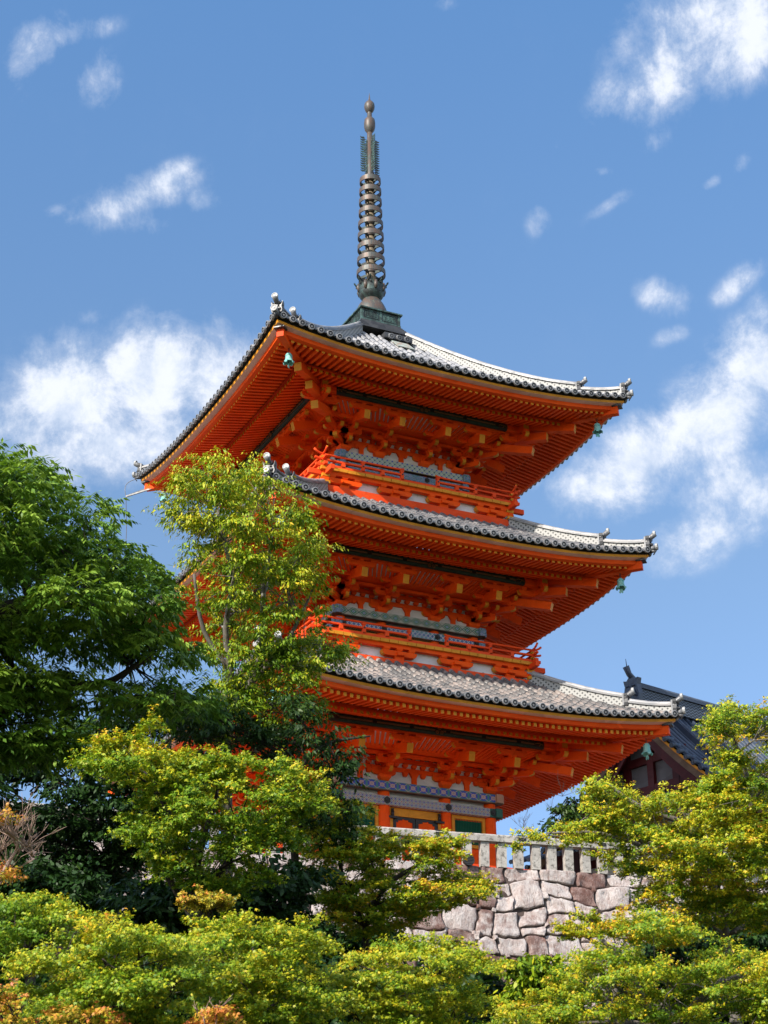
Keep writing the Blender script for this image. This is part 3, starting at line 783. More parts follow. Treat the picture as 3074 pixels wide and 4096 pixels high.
def build_roof(k, st):
    a, E = st['a'], st['E']; Ec = E-SAG[a]-.01
    if k == 2: w_in = .95; q1, q2 = .50, .045
    else: w_in = a-3.2; q1, q2 = .49, .035
    def zs(x, w):
        s = a+.1-w
        return Ec+.17+q1*s+q2*s*s+lift(x, w, a)
    tm = 'roof_tile' if k == 2 else ('roof_tile_mid' if k == 1 else 'roof_tile_weathered')
    mb = MB(tm, 'tile_dark', 'tile_grey')
    side = MB(tm, 'tile_dark', 'tile_grey')
    ts = np.linspace(-1, 1, 33); ws = np.linspace(w_in, a+.1, 14)
    side.grid([[(t*w, -w, zs(t*w, w)) for t in ts] for w in ws], 'tile_dark', smooth=True, flip=True)
    side.grid([[(t*w, -w, zs(t*w, w)-d) for t in ts] for w, d in ((a+.1, 0), (a+.1, .05), (a-.06, .07))], 'tile_dark', False, True)
    n = int(round(2*a/.305)); rng = random.Random(3+k)
    for i in range(n):
        x = -a+.12+(2*a-.24)*i/(n-1)
        w0 = max(w_in, abs(x)+.1); w1 = a+.16
        if w1-w0 < .12: w0 = w1-.12
        segs = max(1, int(round((w1-w0)/.31)))
        for sgi in range(segs):
            wa = w1-(w1-w0)*sgi/segs; wb = w1-(w1-w0)*(sgi+1)/segs-.01
            jz = rng.uniform(-.006, .006)
            ra, rb = .098+rng.uniform(-.003, .003), .082
            vs = []
            for w, r in ((wa, ra), (wb, rb)):
                z = zs(x, w)+jz
                for j in range(7):
                    t = math.pi*j/6; vs.append((x+r*math.cos(t), -w, z+r*math.sin(t)))
            vs += [(q[0], q[1], q[2]) for q in vs[:7]]
            fs = [(j, j+1, 8+j, 7+j) for j in range(6)]
            side.add(vs[:14], fs, tm, True)
            o = len(side.v)-14
            side.f.append([o+j for j in range(7)][::-1]); side.m.append(side.mi('tile_dark')); side.s.append(False)
        z = zs(x, w1)
        dz = zs(x, w1-.2)-zs(x, w1)
        ax = np.array((0, -.2, -dz)); ax = ax/np.linalg.norm(ax)
        tile_disc(side, (x, -w1, z+.005), (0, -1, -.12), .1, 'tile_rim', 'tile_black')
        # pan tile lip between two round ends
        xm = x+(2*a-.24)/(n-1)/2
        if i < n-1:
            side.add([(xm-.085, -a-.135, zs(xm, a)-.0), (xm, -a-.135, zs(xm, a)-.035), (xm+.085, -a-.135, zs(xm, a)), (xm+.085, -a-.135, zs(xm, a)-.06), (xm, -a-.135, zs(xm, a)-.1), (xm-.085, -a-.135, zs(xm, a)-.06)], [(0, 1, 4, 5), (1, 2, 3, 4)], 'tile_grey')
    for an in SIDES: mb.merge(side, rotz(an))
    roof = mb.build('roof', pagoda)
    # hip ridges, local +X outward along the hip
    rm = MB('ridge_lattice', 'roof_tile', 'tile_grey')
    r2 = math.sqrt(2)
    def ridge(w0, w1, h, N=18, flare=0.0):
        P = []; tops = []
        for t in np.linspace(0, 1, N):
            w = w0+(w1-w0)*t; z = zs(w, w)+flare*t**3
            P.append((w*r2, z))
            tops.append((w*r2, 0, z+h+.075))
        for sgn in (-1, 1):
            vs = []
            for s_, z in P: vs += [(s_, sgn*.12, z-.04), (s_, sgn*.115, z+h-.02)]
            fs = [(2*i, 2*i+2, 2*i+3, 2*i+1) for i in range(N-1)]
            if sgn > 0: fs = [f[::-1] for f in fs]
            rm.add(vs, fs, 'ridge_lattice')
        for (hw, d0, d1) in ((.165, -.02, .015), (.15, .017, .05)):
            for i in range(N-1):
                (s0, z0), (s1, z1) = P[i], P[i+1]
                q = [(s0, -hw, z0+h+d0), (s1, -hw, z1+h+d0), (s1, hw, z1+h+d0), (s0, hw, z0+h+d0), (s0, -hw, z0+h+d1), (s1, -hw, z1+h+d1), (s1, hw, z1+h+d1), (s0, hw, z0+h+d1)]
                rm.hexa(q, 'roof_tile_mid')
        rm.tube(tops, .08, 'roof_tile', 9)
        rm.add([(P[-1][0], -.14, P[-1][1]-.03), (P[-1][0], .14, P[-1][1]-.03), (P[-1][0], .14, P[-1][1]+h+.05), (P[-1][0], -.14, P[-1][1]+h+.05)], [(0, 1, 2, 3)], 'tile_grey')
    ridge(w_in-.05, a-1.0, .27, 22, .05)
    ridge(a-1.02, a+.02, .17, 8, .05)
    rme = rm.mesh('hip_ridge')
    # demon-face end tile with upturned horn tile
    om = MB('tile_dark', 'tile_grey')
    poly = [(-.17, 0), (.17, 0), (.2, .1), (.16, .24), (.2, .34), (.21, .42), (.14, .36), (.07, .4), (-.07, .4), (-.14, .36), (-.21, .42), (-.2, .34), (-.16, .24), (-.2, .1)]
    om.prism(poly, (0, 0, 0), (0, 1, 0), (0, 0, 1), (1, 0, 0), .12, 'tile_dark')
    for y in (-.07, .07):
        om.lathe([(.0, .05), (.03, .045), (.045, .0)], 'tile_dark', 8, (.06, y, .22))
        om.tube([(.05, y, .3), (.1, y*1.6, .33), (.12, y*2.4, .42)], [.035, .025, .006], 'tile_dark', 6)
        om.tube([(.06, y*.6, .07), (.11, y*1.4, .1), (.07, y*2.2, .14)], [.03, .03, .01], 'tile_dark', 6)
    om.tube([(.04, 0, .19), (.13, 0, .15), (.1, 0, .09)], [.03, .05, .03], 'tile_dark', 7)
    om.box((-.085, 0, .2), (.05, .40, .40), 'tile_grey')
    hpts = [(-.26, 0, .30), (-.1, 0, .33), (.04, 0, .385), (.15, 0, .46), (.23, 0, .53)]
    om.tube(hpts, [.08, .083, .087, .094, .1], 'tile_grey', 12)
    tile_disc(om, (.24, 0, .54), (1, 0, .05), .112, 'tile_sunlit', 'tile_sunlit')
    ome = om.mesh('ridge_end_tile')
    cm = MB('tile_grey', 'tile_dark')
    cm.tube([(-.35, 0, -.05), (.0, 0, .0), (.16, 0, .04)], [.08, .085, .09], 'tile_grey', 12)
    tile_disc(cm, (.17, 0, .045), (1, 0, .05), .108, 'tile_sunlit', 'tile_grey')
    cm.tube([(-.1, 0, -.1), (.12, 0, -.1), (.03, 0, -.22)], [.06, .05, .02], 'tile_dark', 7)
    cme = cm.mesh('corner_tile')
    for an in (-math.pi*.75, -math.pi*.25, math.pi*.25, math.pi*.75):
        place('hip_ridge', rme, roof, (0, 0, 0), (0, 0, an))
        c_, s_ = math.cos(an), math.sin(an)
        for w, dz in ((a-1.0, .06), (a+.03, .03)):
            o = place('ridge_end_tile', ome, roof, (c_*w*r2, s_*w*r2, zs(w, w)+dz), (0, 0, an)); o.scale = (.95, .9, .88)
        w = a+.1
        place('corner_tile', cme, roof, (c_*w*r2, s_*w*r2, zs(w, w)+.03), (0, 0, an))
    return roof, zs

# ---- balconies
def build_balcony(st, lower):
    P, q, c, m = st['P'], st['q'], st['c'], st['m']
    dk = MB('ochre', 'vermilion', 'dark_wood')
    for an in SIDES:
        o = MB('ochre', 'vermilion', 'dark_wood')
        n = int(round(2*q/.3)); L = 2*q/n
        for i in range(n):
            x = -q+L*(i+.5)
            o.box((x, -q+.2, .052+.002*(i % 3)), (L-.016, .4-.004*(i % 2), .104), 'ochre')
        o.box((0, -q+.42, .045), (2*q-.84, .6, .07), 'dark_wood')
        o.box((0, -q+.3, .04), (2*q-.02, .5, .06), 'dark_wood')
        dk.merge(o, rotz(an))
    deck = dk.build('balcony', pagoda, (0, 0, P))
    # skirt below: plaster band with bracket arms on a sill board
    sm = MB('vermilion_red', 'vermilion', 'ochre', 'plaster')
    w = q-.2
    sm.box((0, -w+.15, -.27), (2*w-.3, .06, .54), 'plaster')
    sm.box((0, -w-.0, -.62), (2*w+.2, .2, .30), 'vermilion_red')
    sm.box((0, -w-.02, -.055), (2*w+.2, .17, .11), 'vermilion')
    cols = [-(c+.55), -m*1.05, m*1.05, c+.55]
    for i, x in enumerate(cols):
        outer = i in (0, 3)
        L = 1.15
        hijiki(sm, np.array((x, -w, -.36)), (1, 0), L, .16, .2, 'vermilion')
        sm.box((x, -w-.08, -.31), (.24, .24, .09), 'vermilion')
        for s_ in (-.42, 0, .42):
            masu(sm, (x+s_, -w-.01, -.2), .2, .09, 'vermilion')
        sm.box((x, -w, -.42), (.3, .16, .12), 'vermilion', {2: 'vermilion'})
    # crossing noses at the corners
    for s_ in (-1, 1):
        sm.box((s_*(w+.02), -w-.0, -.16), (.22, .24, .1), 'ochre'); sm.box((s_*(w+.02), -w, -.27), (.2, .2, .1), 'vermilion')
        sm.box((s_*(w+.03), -w-.01, -.40), (.26, .26, .1), 'ochre')
        sm.box((s_*(w-.3), -w-.0, -.31), (.9, .16, .13), 'vermilion')
    sm.bar((q-.5, -w+.02, -.055), (q+.36, -w+.02, -.055), .13, .16, 'vermilion_red', 'vermilion_red')
    sm.bar((-q+.5, -w+.02, -.055), (-q-.36, -w+.02, -.055), .13, .16, 'vermilion_red', 'vermilion_red')
    me = sm.mesh('balcony_skirt')
    for i, an in enumerate(SIDES): place('balcony_skirt', me, pagoda, (0, 0, P+.001*i), (0, 0, an))
    # railing with upturned rail ends and a gap in the middle
    rm = MB('vermilion_red', 'ochre', 'iron')
    y = -q+.1; e = q-.1; gap = .56
    rm.box((0, y, .16), (2*e+.5, .1, .09), 'vermilion_red')
    for s_ in (-1, 1):
        top = [(s_*gap, y, .58), (s_*(gap+.1), y, .555), (s_*(gap+.3), y, .54), (s_*(gap+.6), y, .535)]+[(s_*t, y, .535) for t in np.linspace(gap+.9, e-.3, 5)]+[(s_*e, y, .54), (s_*(e+.12), y, .565), (s_*(e+.22), y, .61), (s_*(e+.31), y, .68)]
        rm.tube(top, .035, 'vermilion_red', 8, capmat='ochre')
        midr = [(s_*(gap+.02), y, .36)]+[(s_*t, y, .36) for t in np.linspace(gap+.4, e, 5)]+[(s_*(e+.15), y, .37), (s_*(e+.28), y, .4)]
        for p0, p1 in zip(midr[:-1], midr[1:]):
            rm.bar(p0, p1, .085, .055, 'vermilion_red', 'vermilion_red')
        n = 5
        for i in range(n):
            x = gap+.08+(e-gap-.08)*i/(n-1)
            big = i in (0, 2, 4)
            rm.box((s_*x, y, .27), (.1 if big else .12, .1, .19), 'vermilion_red')
            if big:
                rm.box((s_*x, y, .42), (.075, .075, .13), 'vermilion_red'); rm.box((s_*x, y, .485), (.12, .1, .05), 'vermilion_red')
                rm.tube([(s_*x, y-.05, .36), (s_*x, y-.06, .36)], .03, 'iron', 8)
        rm.box((s_*e, y, .235), (.17, .17, .09), 'ochre'); rm.box((s_*e, y, .43), (.14, .14, .07), 'ochre')
    me = rm.mesh('railing')
    for i, an in enumerate(SIDES): place('railing', me, deck, (0, 0, .0015*(i % 2)), (0, 0, an))

ROOFZ = []
for k, st in enumerate(STO):
    build_body(k, st)
    build_brackets(st)
    build_eaves(k, st)
    ROOFZ.append(build_roof(k, st))
for k in (1, 2): build_balcony(STO[k], STO[k-1])

# podium under the first storey
pm = MB('stone_plain', 'vermilion')
MATS_NEED = paint('stone_plain', (0.42, 0.4, 0.37), (0.33, 0.31, 0.29), .85, 3)
pm.box((0, 0, -.18), (8.0, 8.0, .36), 'stone_plain'); pm.box((0, 0, .04), (6.6, 6.6, .1), 'stone_plain')
pm.build('podium', pagoda)

# roof hatch with three tile ends on the front slope of the top roof
hm = MB('tile_grey', 'tile_dark', 'patina')
zs3 = ROOFZ[2][1]
for i in range(3):
    x = .05+.3*i
    hm.tube([(x, -1.05, zs3(x, 1.05)+.2), (x, -1.42, zs3(x, 1.42)+.3)], .09, 'tile_grey', 10)
    tile_disc(hm, (x, -1.44, zs3(x, 1.42)+.3), (0, -1, -.15), .098, 'tile_grey', 'tile_dark')
hm.box((.35, -1.2, zs3(.35, 1.2)+.14), (1.05, .34, .2), 'tile_dark')
hm.bar((.35, -1.45, zs3(0, 1.45)+.13), (.35, -1.95, zs3(0, 1.95)+.12), .62, .03, 'patina')
hm.build('roof_hatch', ROOFZ[2][0])

# ---- bronze spire
fin = empty('finial', (0, 0, 0), 0, pagoda)
mb = MB('tile_dark', 'tile_grey')
for i in range(7):
    t = i/6; hw = 1.02-.26*t
    mb.box((0, 0, 20.03+.062*i), (2*hw, 2*hw, .05), 'tile_dark'); mb.box((0, 0, 20.061+.062*i), (2*hw-.06, 2*hw-.06, .0125), 'tile_grey')
mb.build('stepped_base', fin)
mb = MB('bronze_dark', 'bronze', 'bronze_green')
mb.box((0, 0, 20.66), (1.46, 1.46, .44), 'bronze_dark'); mb.box((0, 0, 20.9), (1.62, 1.62, .05), 'bronze_green'); mb.box((0, 0, 20.455), (1.52, 1.52, .05), 'bronze_green')
for an in SIDES:
    o = MB('bronze_dark', 'bronze_green')
    for x in (-.7, 0, .7): o.box((x, -.735, 20.66), (.07, .03, .4), 'bronze_green')
    for cx in (-.35, .35):
        for j in range(9):
            o.box((cx-.22+.055*j, -.735, 20.68+.03*(1 if j % 2 else -1)), (.022, .02, .2), 'bronze_green')
        for z in (20.55, 20.8): o.box((cx, -.735, z), (.5, .02, .02), 'bronze_green')
    mb.merge(o, rotz(an))
mb.build('dew_basin', fin)
mb = MB('bronze')
mb.lathe([(.56, 20.92), (.57, 21.0), (.56, 21.15), (.53, 21.3), (.47, 21.45), (.4, 21.58), (.33, 21.66), (.31, 21.72), (.0, 21.73)], 'bronze', 32)
mb.build('inverted_bowl', fin)
mb = MB('bronze_dark')
mb.lathe([(.27, 21.7), (.33, 21.78), (.36, 21.8), (.42, 21.88), (.46, 22.0), (.45, 22.05), (.3, 22.05), (.1, 22.06)], 'bronze_dark', 28)
for i in range(8):
    an = 2*math.pi*(i+.37)/8
    N = 8; P = []
    for j in range(N+1):
        t = j/N
        hw = .175*math.sin(math.pi*min(1, .32+.75*t))**.7 if t < .98 else .03
        r = .45+.035*math.sin(t*2.2)+.15*max(0, t-.55)*2*t; z = 21.95+.53*t
        row = []
        for s_ in np.linspace(-1, 1, 5):
            row.append((r*math.cos(an+s_*hw/r), r*math.sin(an+s_*hw/r), z-.07*abs(s_)**2*t))
        P.append(row)
    mb.grid(P, 'bronze_dark', True)
    P2 = [[(x*.955, y*.955, z) for x, y, z in row] for row in P]
    mb.grid(P2, 'bronze_dark', True, True)
    # heart-shaped piercing shown as a pale inset with depth
    rr = .515
    mb.tube([(rr*math.cos(an), rr*math.sin(an), 22.25), ((rr+.03)*math.cos(an), (rr+.03)*math.sin(an), 22.25)], .035, 'iron', 8)
    an2 = an+math.pi/8
    mb.tube([(.45*math.cos(an2), .45*math.sin(an2), 22.0), (.48*math.cos(an2), .48*math.sin(an2), 22.15), (.47*math.cos(an2), .47*math.sin(an2), 22.3)], [.05, .075, .05], 'bronze', 7)
mb.build('lotus_cup', fin)
mb = MB('bronze')
mb.tube([(0, 0, 21.9), (0, 0, 22.8), (0, 0, 26.95)], [.165, .16, .125], 'bronze_pale', 16)
mb.tube([(0, 0, 26.95), (0, 0, 27.0), (0, 0, 28.95)], [.13, .115, .095], 'bronze', 14)
mb.build('pole', fin)
RZ = [(26.72, .383), (26.27, .398), (25.82, .411), (25.35, .424), (24.85, .449), (24.36, .466), (23.86, .477), (23.34, .493), (22.82, .513)]
for z, r in RZ:
    o = MB('bronze', 'bronze_dark')
    o.lathe([(r-.035, -.095), (r, -.095), (r+.004, 0), (r, .095), (r-.035, .095), (r-.035, -.095)], 'bronze', 40, smooth=False)
    for i in range(4):
        an = math.pi/2*i+.5
        o.bar((.1*math.cos(an), .1*math.sin(an), .0), ((r-.02)*math.cos(an), (r-.02)*math.sin(an), .0), .045, .1, 'bronze_dark')
    o.lathe([(.14, .1), (.2, .1), (.205, .04), (.17, .0), (.14, -.02)], 'bronze', 18)
    o.build('ring', fin, (0, 0, z))
for i in range(4):
    o = MB('bronze_green', 'bronze_dark')
    mt = ['bronze_green', 'bronze_green', 'bronze_dark', 'bronze_dark'][i]
    o.box((.235, 0, 27.85), (.022, .03, 1.5), mt); o.box((.125, 0, 27.8), (.016, .025, 1.45), mt)
    for j in range(15):
        z = 27.1+.104*j
        o.prism([(.24, z), (.31, z-.03), (.385, z+.0), (.395, z+.055), (.36, z+.03), (.31, z+.045), (.24, z+.07)], (0, 0, 0), (1, 0, 0), (0, 0, 1), (0, 1, 0), .02, mt)
    for j in range(9):
        z = 27.16+.165*j
        o.tube([(.18+.042*math.cos(t), 0, z+.05*math.sin(t)) for t in np.linspace(.4, 5.8, 8)], .012, mt, 5)
    for z in (27.15, 27.8, 28.45): o.box((.12, 0, z), (.12, .02, .03), mt)
    o.build('flame_plate', fin, (0, 0, 0), (0, 0, math.radians(-27+180+30)+HP*i))
mb = MB('bronze'); mb.lathe([(.09, 28.86), (.115, 28.9), (.18, 29.0), (.207, 29.15), (.208, 29.3), (.19, 29.45), (.12, 29.54), (.09, 29.57), (.085, 29.8)], 'bronze', 24); mb.build('jewel', fin)
mb = MB('bronze'); mb.lathe([(.09, 29.78), (.14, 29.84), (.185, 29.95), (.196, 30.06), (.18, 30.17), (.12, 30.26), (.055, 30.31), (.03, 30.4), (.004, 30.68)], 'bronze', 24); mb.build('jewel', fin)

# ---- wind bells hanging from the eave corners (things of their own)
bl = MB('verdigris')
bl.lathe([(.0, -.09), (.05, -.1), (.085, -.13), (.1, -.2), (.108, -.3), (.125, -.36), (.165, -.41)], 'verdigris', 16)
bl.lathe([(.155, -.41), (.115, -.36), (.095, -.3), (.08, -.14), (.0, -.12)], 'verdigris', 16)
for i in range(4):
    an = HP*i+.4
    bl.prism([(-.06, -.4), (.06, -.4), (.035, -.46), (-.035, -.46)], (.155*math.cos(an), .155*math.sin(an), 0), (-math.sin(an), math.cos(an), 0), (0, 0, 1), (math.cos(an), math.sin(an), 0), .02, 'verdigris')
bl.lathe([(.104, -.17), (.112, -.18), (.112, -.2), (.104, -.21)], 'verdigris', 16)
ME_BELL = bl.mesh('bell_body')
hk = MB('iron'); hk.tube([(0, 0, .03), (0, 0, -.1)], .014, 'iron', 6); hk.tube([(.035*math.cos(t), 0, .03+.035*math.sin(t)) for t in np.linspace(0, 6.28, 10)], .009, 'iron', 5)
ME_HOOK = hk.mesh('hook')
cl = MB('verdigris', 'iron'); cl.tube([(0, 0, -.2), (0, 0, -.46)], .008, 'iron', 5)
cl.prism([(-.03, -.46), (.03, -.46), (.075, -.56), (.04, -.6), (0, -.57), (-.04, -.61), (-.075, -.56)], (0, 0, 0), (.8, .6, 0), (0, 0, 1), (.6, -.8, 0), .012, 'verdigris')
ME_CLAP = cl.mesh('clapper')
CN = {(-1, -1): 'near corner', (1, -1): 'right-hand corner', (-1, 1): 'left-hand corner'}
FN = ['lowest roof', 'middle roof', 'topmost roof']
for k, st in enumerate(STO):
    for (sx, sy), cn in CN.items():
        w = st['a']-.65
        t = empty('wind_bell', (sx*w, sy*w, BASE_Z+st['E']-.53))
        tag(t, 'green verdigris wind bell hanging under the %s of the pagoda\'s %s' % (cn, FN[k]), 'bell', 'wind bells under the eave corners')
        place('bell_body', ME_BELL, t); place('hook', ME_HOOK, t); place('clapper', ME_CLAP, t)
        t.rotation_euler = (0, 0, .6*k+sx)

# ------------------------------------------------------------------ ground, retaining wall, fences, hall
def fast_mesh(name, V, faces_idx, k, mats, attr=None, smooth=False, midx=None):
    # V (N,3), faces_idx (F,k) ints, all faces with k corners
    V = np.asarray(V, np.float32); F = np.asarray(faces_idx, np.int32).reshape(-1, k)
    me = bpy.data.meshes.new(name)
    me.vertices.add(len(V)); me.vertices.foreach_set('co', V.ravel())
    me.loops.add(F.size); me.loops.foreach_set('vertex_index', F.ravel())
    me.polygons.add(len(F)); me.polygons.foreach_set('loop_start', np.arange(0, F.size, k, dtype=np.int32))
    for m in mats: me.materials.append(MATS[m])
    if midx is not None: me.polygons.foreach_set('material_index', np.asarray(midx, np.int32))
    if smooth: me.polygons.foreach_set('use_smooth', np.ones(len(F), bool))
    me.update(calc_edges=True)
    if attr is not None:
        a = me.attributes.new('tint', 'FLOAT', 'FACE'); a.data.foreach_set('value', np.asarray(attr, np.float32))
    return me

FA = np.array((-3.37, -7.0)); FD = np.array((5.67, -.9)); FD = FD/np.linalg.norm(FD); FN_ = np.array((FD[1], -FD[0]))   # outward (towards camera)
if FN_[1] > 0: FN_ = -FN_
def wall_d(x, y):
    # signed distance in front of the fence line
    return (x-FA[0])*FN_[0]+(y-FA[1])*FN_[1]
def hillz(x, y):
    z = (y+49.5)*.165
    z = np.where(y < -49.5, (y+49.5)*.02, z)
    z = z+.25*np.sin(x*.31+1)*np.sin(y*.27)+.12*np.sin(x*.9)*np.sin(y*.8+2)
    z = z+np.clip((-14-x), 0, 30)*.12*np.clip((y+46)/20, 0, 1)
    return z
def groundz(x, y):
    d = wall_d(x, y)
    h = hillz(x, y)
    t = np.clip((.35-d)/.5, 0, 1)           # step up to the terrace just behind the wall face
    s = (x-FA[0])*FD[0]+(y-FA[1])*FD[1]
    t = t*np.clip((s+12.5)/1.5, 0, 1)
    far = np.clip((np.hypot(x, y)-60)/200, 0, 1)
    return h*(1-t)*(1-far)+(BASE_Z-.36)*t*(1-far)+far*2.0
def build_ground():
    def axis(lo, hi, fine, n):
        a = np.concatenate([np.linspace(-900, lo, 14)[:-1], np.arange(lo, hi, fine), np.linspace(hi, 900, 14)])
        return a
    xs = axis(-42, 40, .5, 0); ys = axis(-56, 34, .5, 0)
    X, Y = np.meshgrid(xs, ys, indexing='ij'); Z = groundz(X, Y)
    V = np.stack([X, Y, Z], -1).reshape(-1, 3)
    n, m = X.shape
    I = np.arange(n*m).reshape(n, m)
    F = np.stack([I[:-1, :-1], I[1:, :-1], I[1:, 1:], I[:-1, 1:]], -1).reshape(-1, 4)
    mt, nt, b = newmat('earth', .9, .2)
    co = geoco(nt)
    s = nd(nt, 'ShaderNodeSeparateXYZ'); nt.links.new(co, s.inputs[0])
    c = mixc(nt, maprange(nt, noise(nt, co, .7, 6, .65), .4, .6), (0.05, 0.045, 0.025), (0.035, 0.06, 0.015))
    c = mixc(nt, maprange(nt, noise(nt, co, 6, 5, .7), .5, .7), c, (0.09, 0.07, 0.04))
    c = mixc(nt, maprange(nt, s.outputs[2], 12.3, 12.6), c, mixc(nt, noise(nt, co, 20, 4), (0.42, 0.38, 0.32), (0.3, 0.27, 0.23)))
    nt.links.new(c, b.inputs['Base Color']); bump(nt, b, noise(nt, co, 9, 6), .6, .05)
    me = fast_mesh('ground', V, F, 4, ['earth'], smooth=True)
    tag(place('ground', me), kind='structure')
build_ground()

def vnoise(x, y, seed=0):
    xi = np.floor(x).astype(int); yi = np.floor(y).astype(int); fx = x-xi; fy = y-yi
    fx = fx*fx*(3-2*fx); fy = fy*fy*(3-2*fy)
    def h(a, b):
        n = (a*374761393+b*668265263+seed*1442695041) & 0x7fffffff
        n = ((n ^ (n >> 13))*1274126177) & 0x7fffffff
        return ((n ^ (n >> 16)) % 100003)/100003.0
    return (h(xi, yi)*(1-fx)+h(xi+1, yi)*fx)*(1-fy)+(h(xi, yi+1)*(1-fx)+h(xi+1, yi+1)*fx)*fy

def build_wall():
    mt, nt, b = newmat('wall_stone', .85, .25)
    co = geoco(nt)
    at_ = nd(nt, 'ShaderNodeAttribute'); at_.attribute_name = 'tint'
    pale = mixc(nt, maprange(nt, noise(nt, co, 5, 6, .7), .35, .65), (0.62, 0.56, 0.54), (0.46, 0.37, 0.345))
    dark = mixc(nt, maprange(nt, noise(nt, co, 4, 6, .7), .4, .62), (0.17, 0.085, 0.07), (0.30, 0.2, 0.18))
    f = maprange(nt, math_n(nt, 'ADD', at_.outputs['Fac'], math_n(nt, 'MULTIPLY', math_n(nt, 'SUBTRACT', noise(nt, co, 2.5, 5, .65), .5), .9)), .42, .72)
    c = mixc(nt, f, pale, dark)
    c = mixc(nt, maprange(nt, noise(nt, stretch(nt, co, (6, 6, 1.2)), 2, 6, .7), .5, .68, 0, .7), c, (0.2, 0.12, 0.1))
    c = mixc(nt, maprange(nt, noise(nt, co, 60, 3, .6), .58, .7, 0, .5), c, (0.65, 0.6, 0.57))
    nt.links.new(c, b.inputs['Base Color'])
    bump(nt, b, noise(nt, stretch(nt, co, (1, 1, .5)), 20, 8, .72), 1.0, .07)
    paint('wall_gap', (0.05, 0.035, 0.03), (0.11, 0.08, 0.07), .95, 5)
    rng = random.Random(11)
    rects = []
    def split(x0, x1, y0, y1, lev):
        w, h = x1-x0, y1-y0
        if w < 1.1 and h < .85 and (rng.random() < .7 or w*h < .36): rects.append((x0, x1, y0, y1)); return
        if w*h < .2 or (w < .45 and h < .45): rects.append((x0, x1, y0, y1)); return
        r = rng.uniform(.36, .64)
        if w > h*1.25: split(x0, x0+w*r, y0, y1, lev+1); split(x0+w*r, x1, y0, y1, lev+1)
        else: split(x0, x1, y0, y0+h*r, lev+1); split(x0, x1, y0+h*r, y1, lev+1)
    S0, S1, H = -10.5, 26.0, 4.6
    x = S0
    while x < S1:
        w = rng.uniform(1.6, 2.6); 
        split(x, min(x+w, S1), .36, H, 0); x += w
    # coping course of wider stones
    x = S0
    while x < S1:
        w = rng.uniform(.55, 1.15); rects.append((x, min(x+w, S1), 0, .36+rng.uniform(-.02, .02))); x += w
    # chinking: small stones wedged at the corners of the big ones
    for (x0, x1, y0, y1) in list(rects):
        if rng.random() < .75 and y1 > .4:
            q = rng.uniform(.05, .11); q2 = rng.uniform(.05, .1); cx, cy = rng.choice((x0, x1)), rng.choice((y0, y1))
            rects.append((cx-q, cx+q, cy-q2, cy+q2))
    Vs, Fs, T = [], [], []; o = 0
    N = 13
    g = np.array([-1, -.95, -.88, -.72, -.48, -.24, 0, .24, .48, .72, .88, .95, 1])
    U, W = np.meshgrid(g, g, indexing='ij')
    for (x0, x1, y0, y1) in rects:
        gap = .006+rng.random()*.008
        w, h = (x1-x0)/2-gap, (y1-y0)/2-gap
        if w < .04 or h < .04: continue
        e = rng.uniform(.02, .09)
        # squircle: pull the corners in
        q = 1-e*(U*U*W*W)
        px = (x0+x1)/2+w*U*q; py = (y0+y1)/2+h*W*q
        wx = (vnoise(px*1.5+3, py*1.5, 1)-.5)*.30+(vnoise(px*7, py*7, 2)-.5)*.09
        wy = (vnoise(px*1.5, py*1.5+7, 3)-.5)*.30+(vnoise(px*7, py*7, 4)-.5)*.09
        edge = np.maximum(np.abs(U), np.abs(W))
        sd = rng.randint(1, 999); ph = rng.uniform(-.04, .04)+(.03 if w < .12 else 0); tx, ty = rng.uniform(-.035, .035), rng.uniform(-.035, .035)
        hgt = .07*(1-edge**22)+ph+tx*U+ty*W+(vnoise(px*3.3, py*3.3, sd)-.5)*.12+(vnoise(px*9, py*9, sd+1)-.5)*.05
        hgt = np.where(edge > .99, -.1, hgt)
        s = px+wx; zz = -py-wy*np.clip(py/.5, 0, 1)
        out = hgt+.22*py
        X = FA[0]+FD[0]*s+FN_[0]*out; Y = FA[1]+FD[1]*s+FN_[1]*out; Z = BASE_Z+.0+zz
        Vs.append(np.stack([X, Y, Z], -1).reshape(-1, 3))
        I = np.arange(N*N).reshape(N, N)+o
        Fs.append(np.stack([I[:-1, :-1], I[:-1, 1:], I[1:, 1:], I[1:, :-1]], -1).reshape(-1, 4)); o += N*N
        t = rng.random(); t = t*.8 if py.mean() < 1.3 else .15+t*.75
        T.append(np.full((N-1)**2, t))
    F = np.concatenate(Fs)
    me = fast_mesh('retaining_wall', np.concatenate(Vs), F, 4, ['wall_stone'], np.concatenate(T), smooth=True)
    w = place('retaining_wall', me)
    tag(w, 'rough stone retaining wall of pale and red-brown boulders under the granite fence', 'wall')
    # backing behind the stones, darkened so the joints read as shadow
    P = []
    for t in np.linspace(S0, S1, 60):
        row = []
        for py in (0, 2.3, H):
            out = .22*py-.035; row.append((FA[0]+FD[0]*t+FN_[0]*out, FA[1]+FD[1]*t+FN_[1]*out, BASE_Z-.02-py))
        row.insert(0, (FA[0]+FD[0]*t-FN_[0]*.6, FA[1]+FD[1]*t-FN_[1]*.6, BASE_Z-.02)); P.append(row)
    mb = MB('wall_gap'); mb.grid(P, 'wall_gap', False)
    mb.build('joint_fill', w)
build_wall()

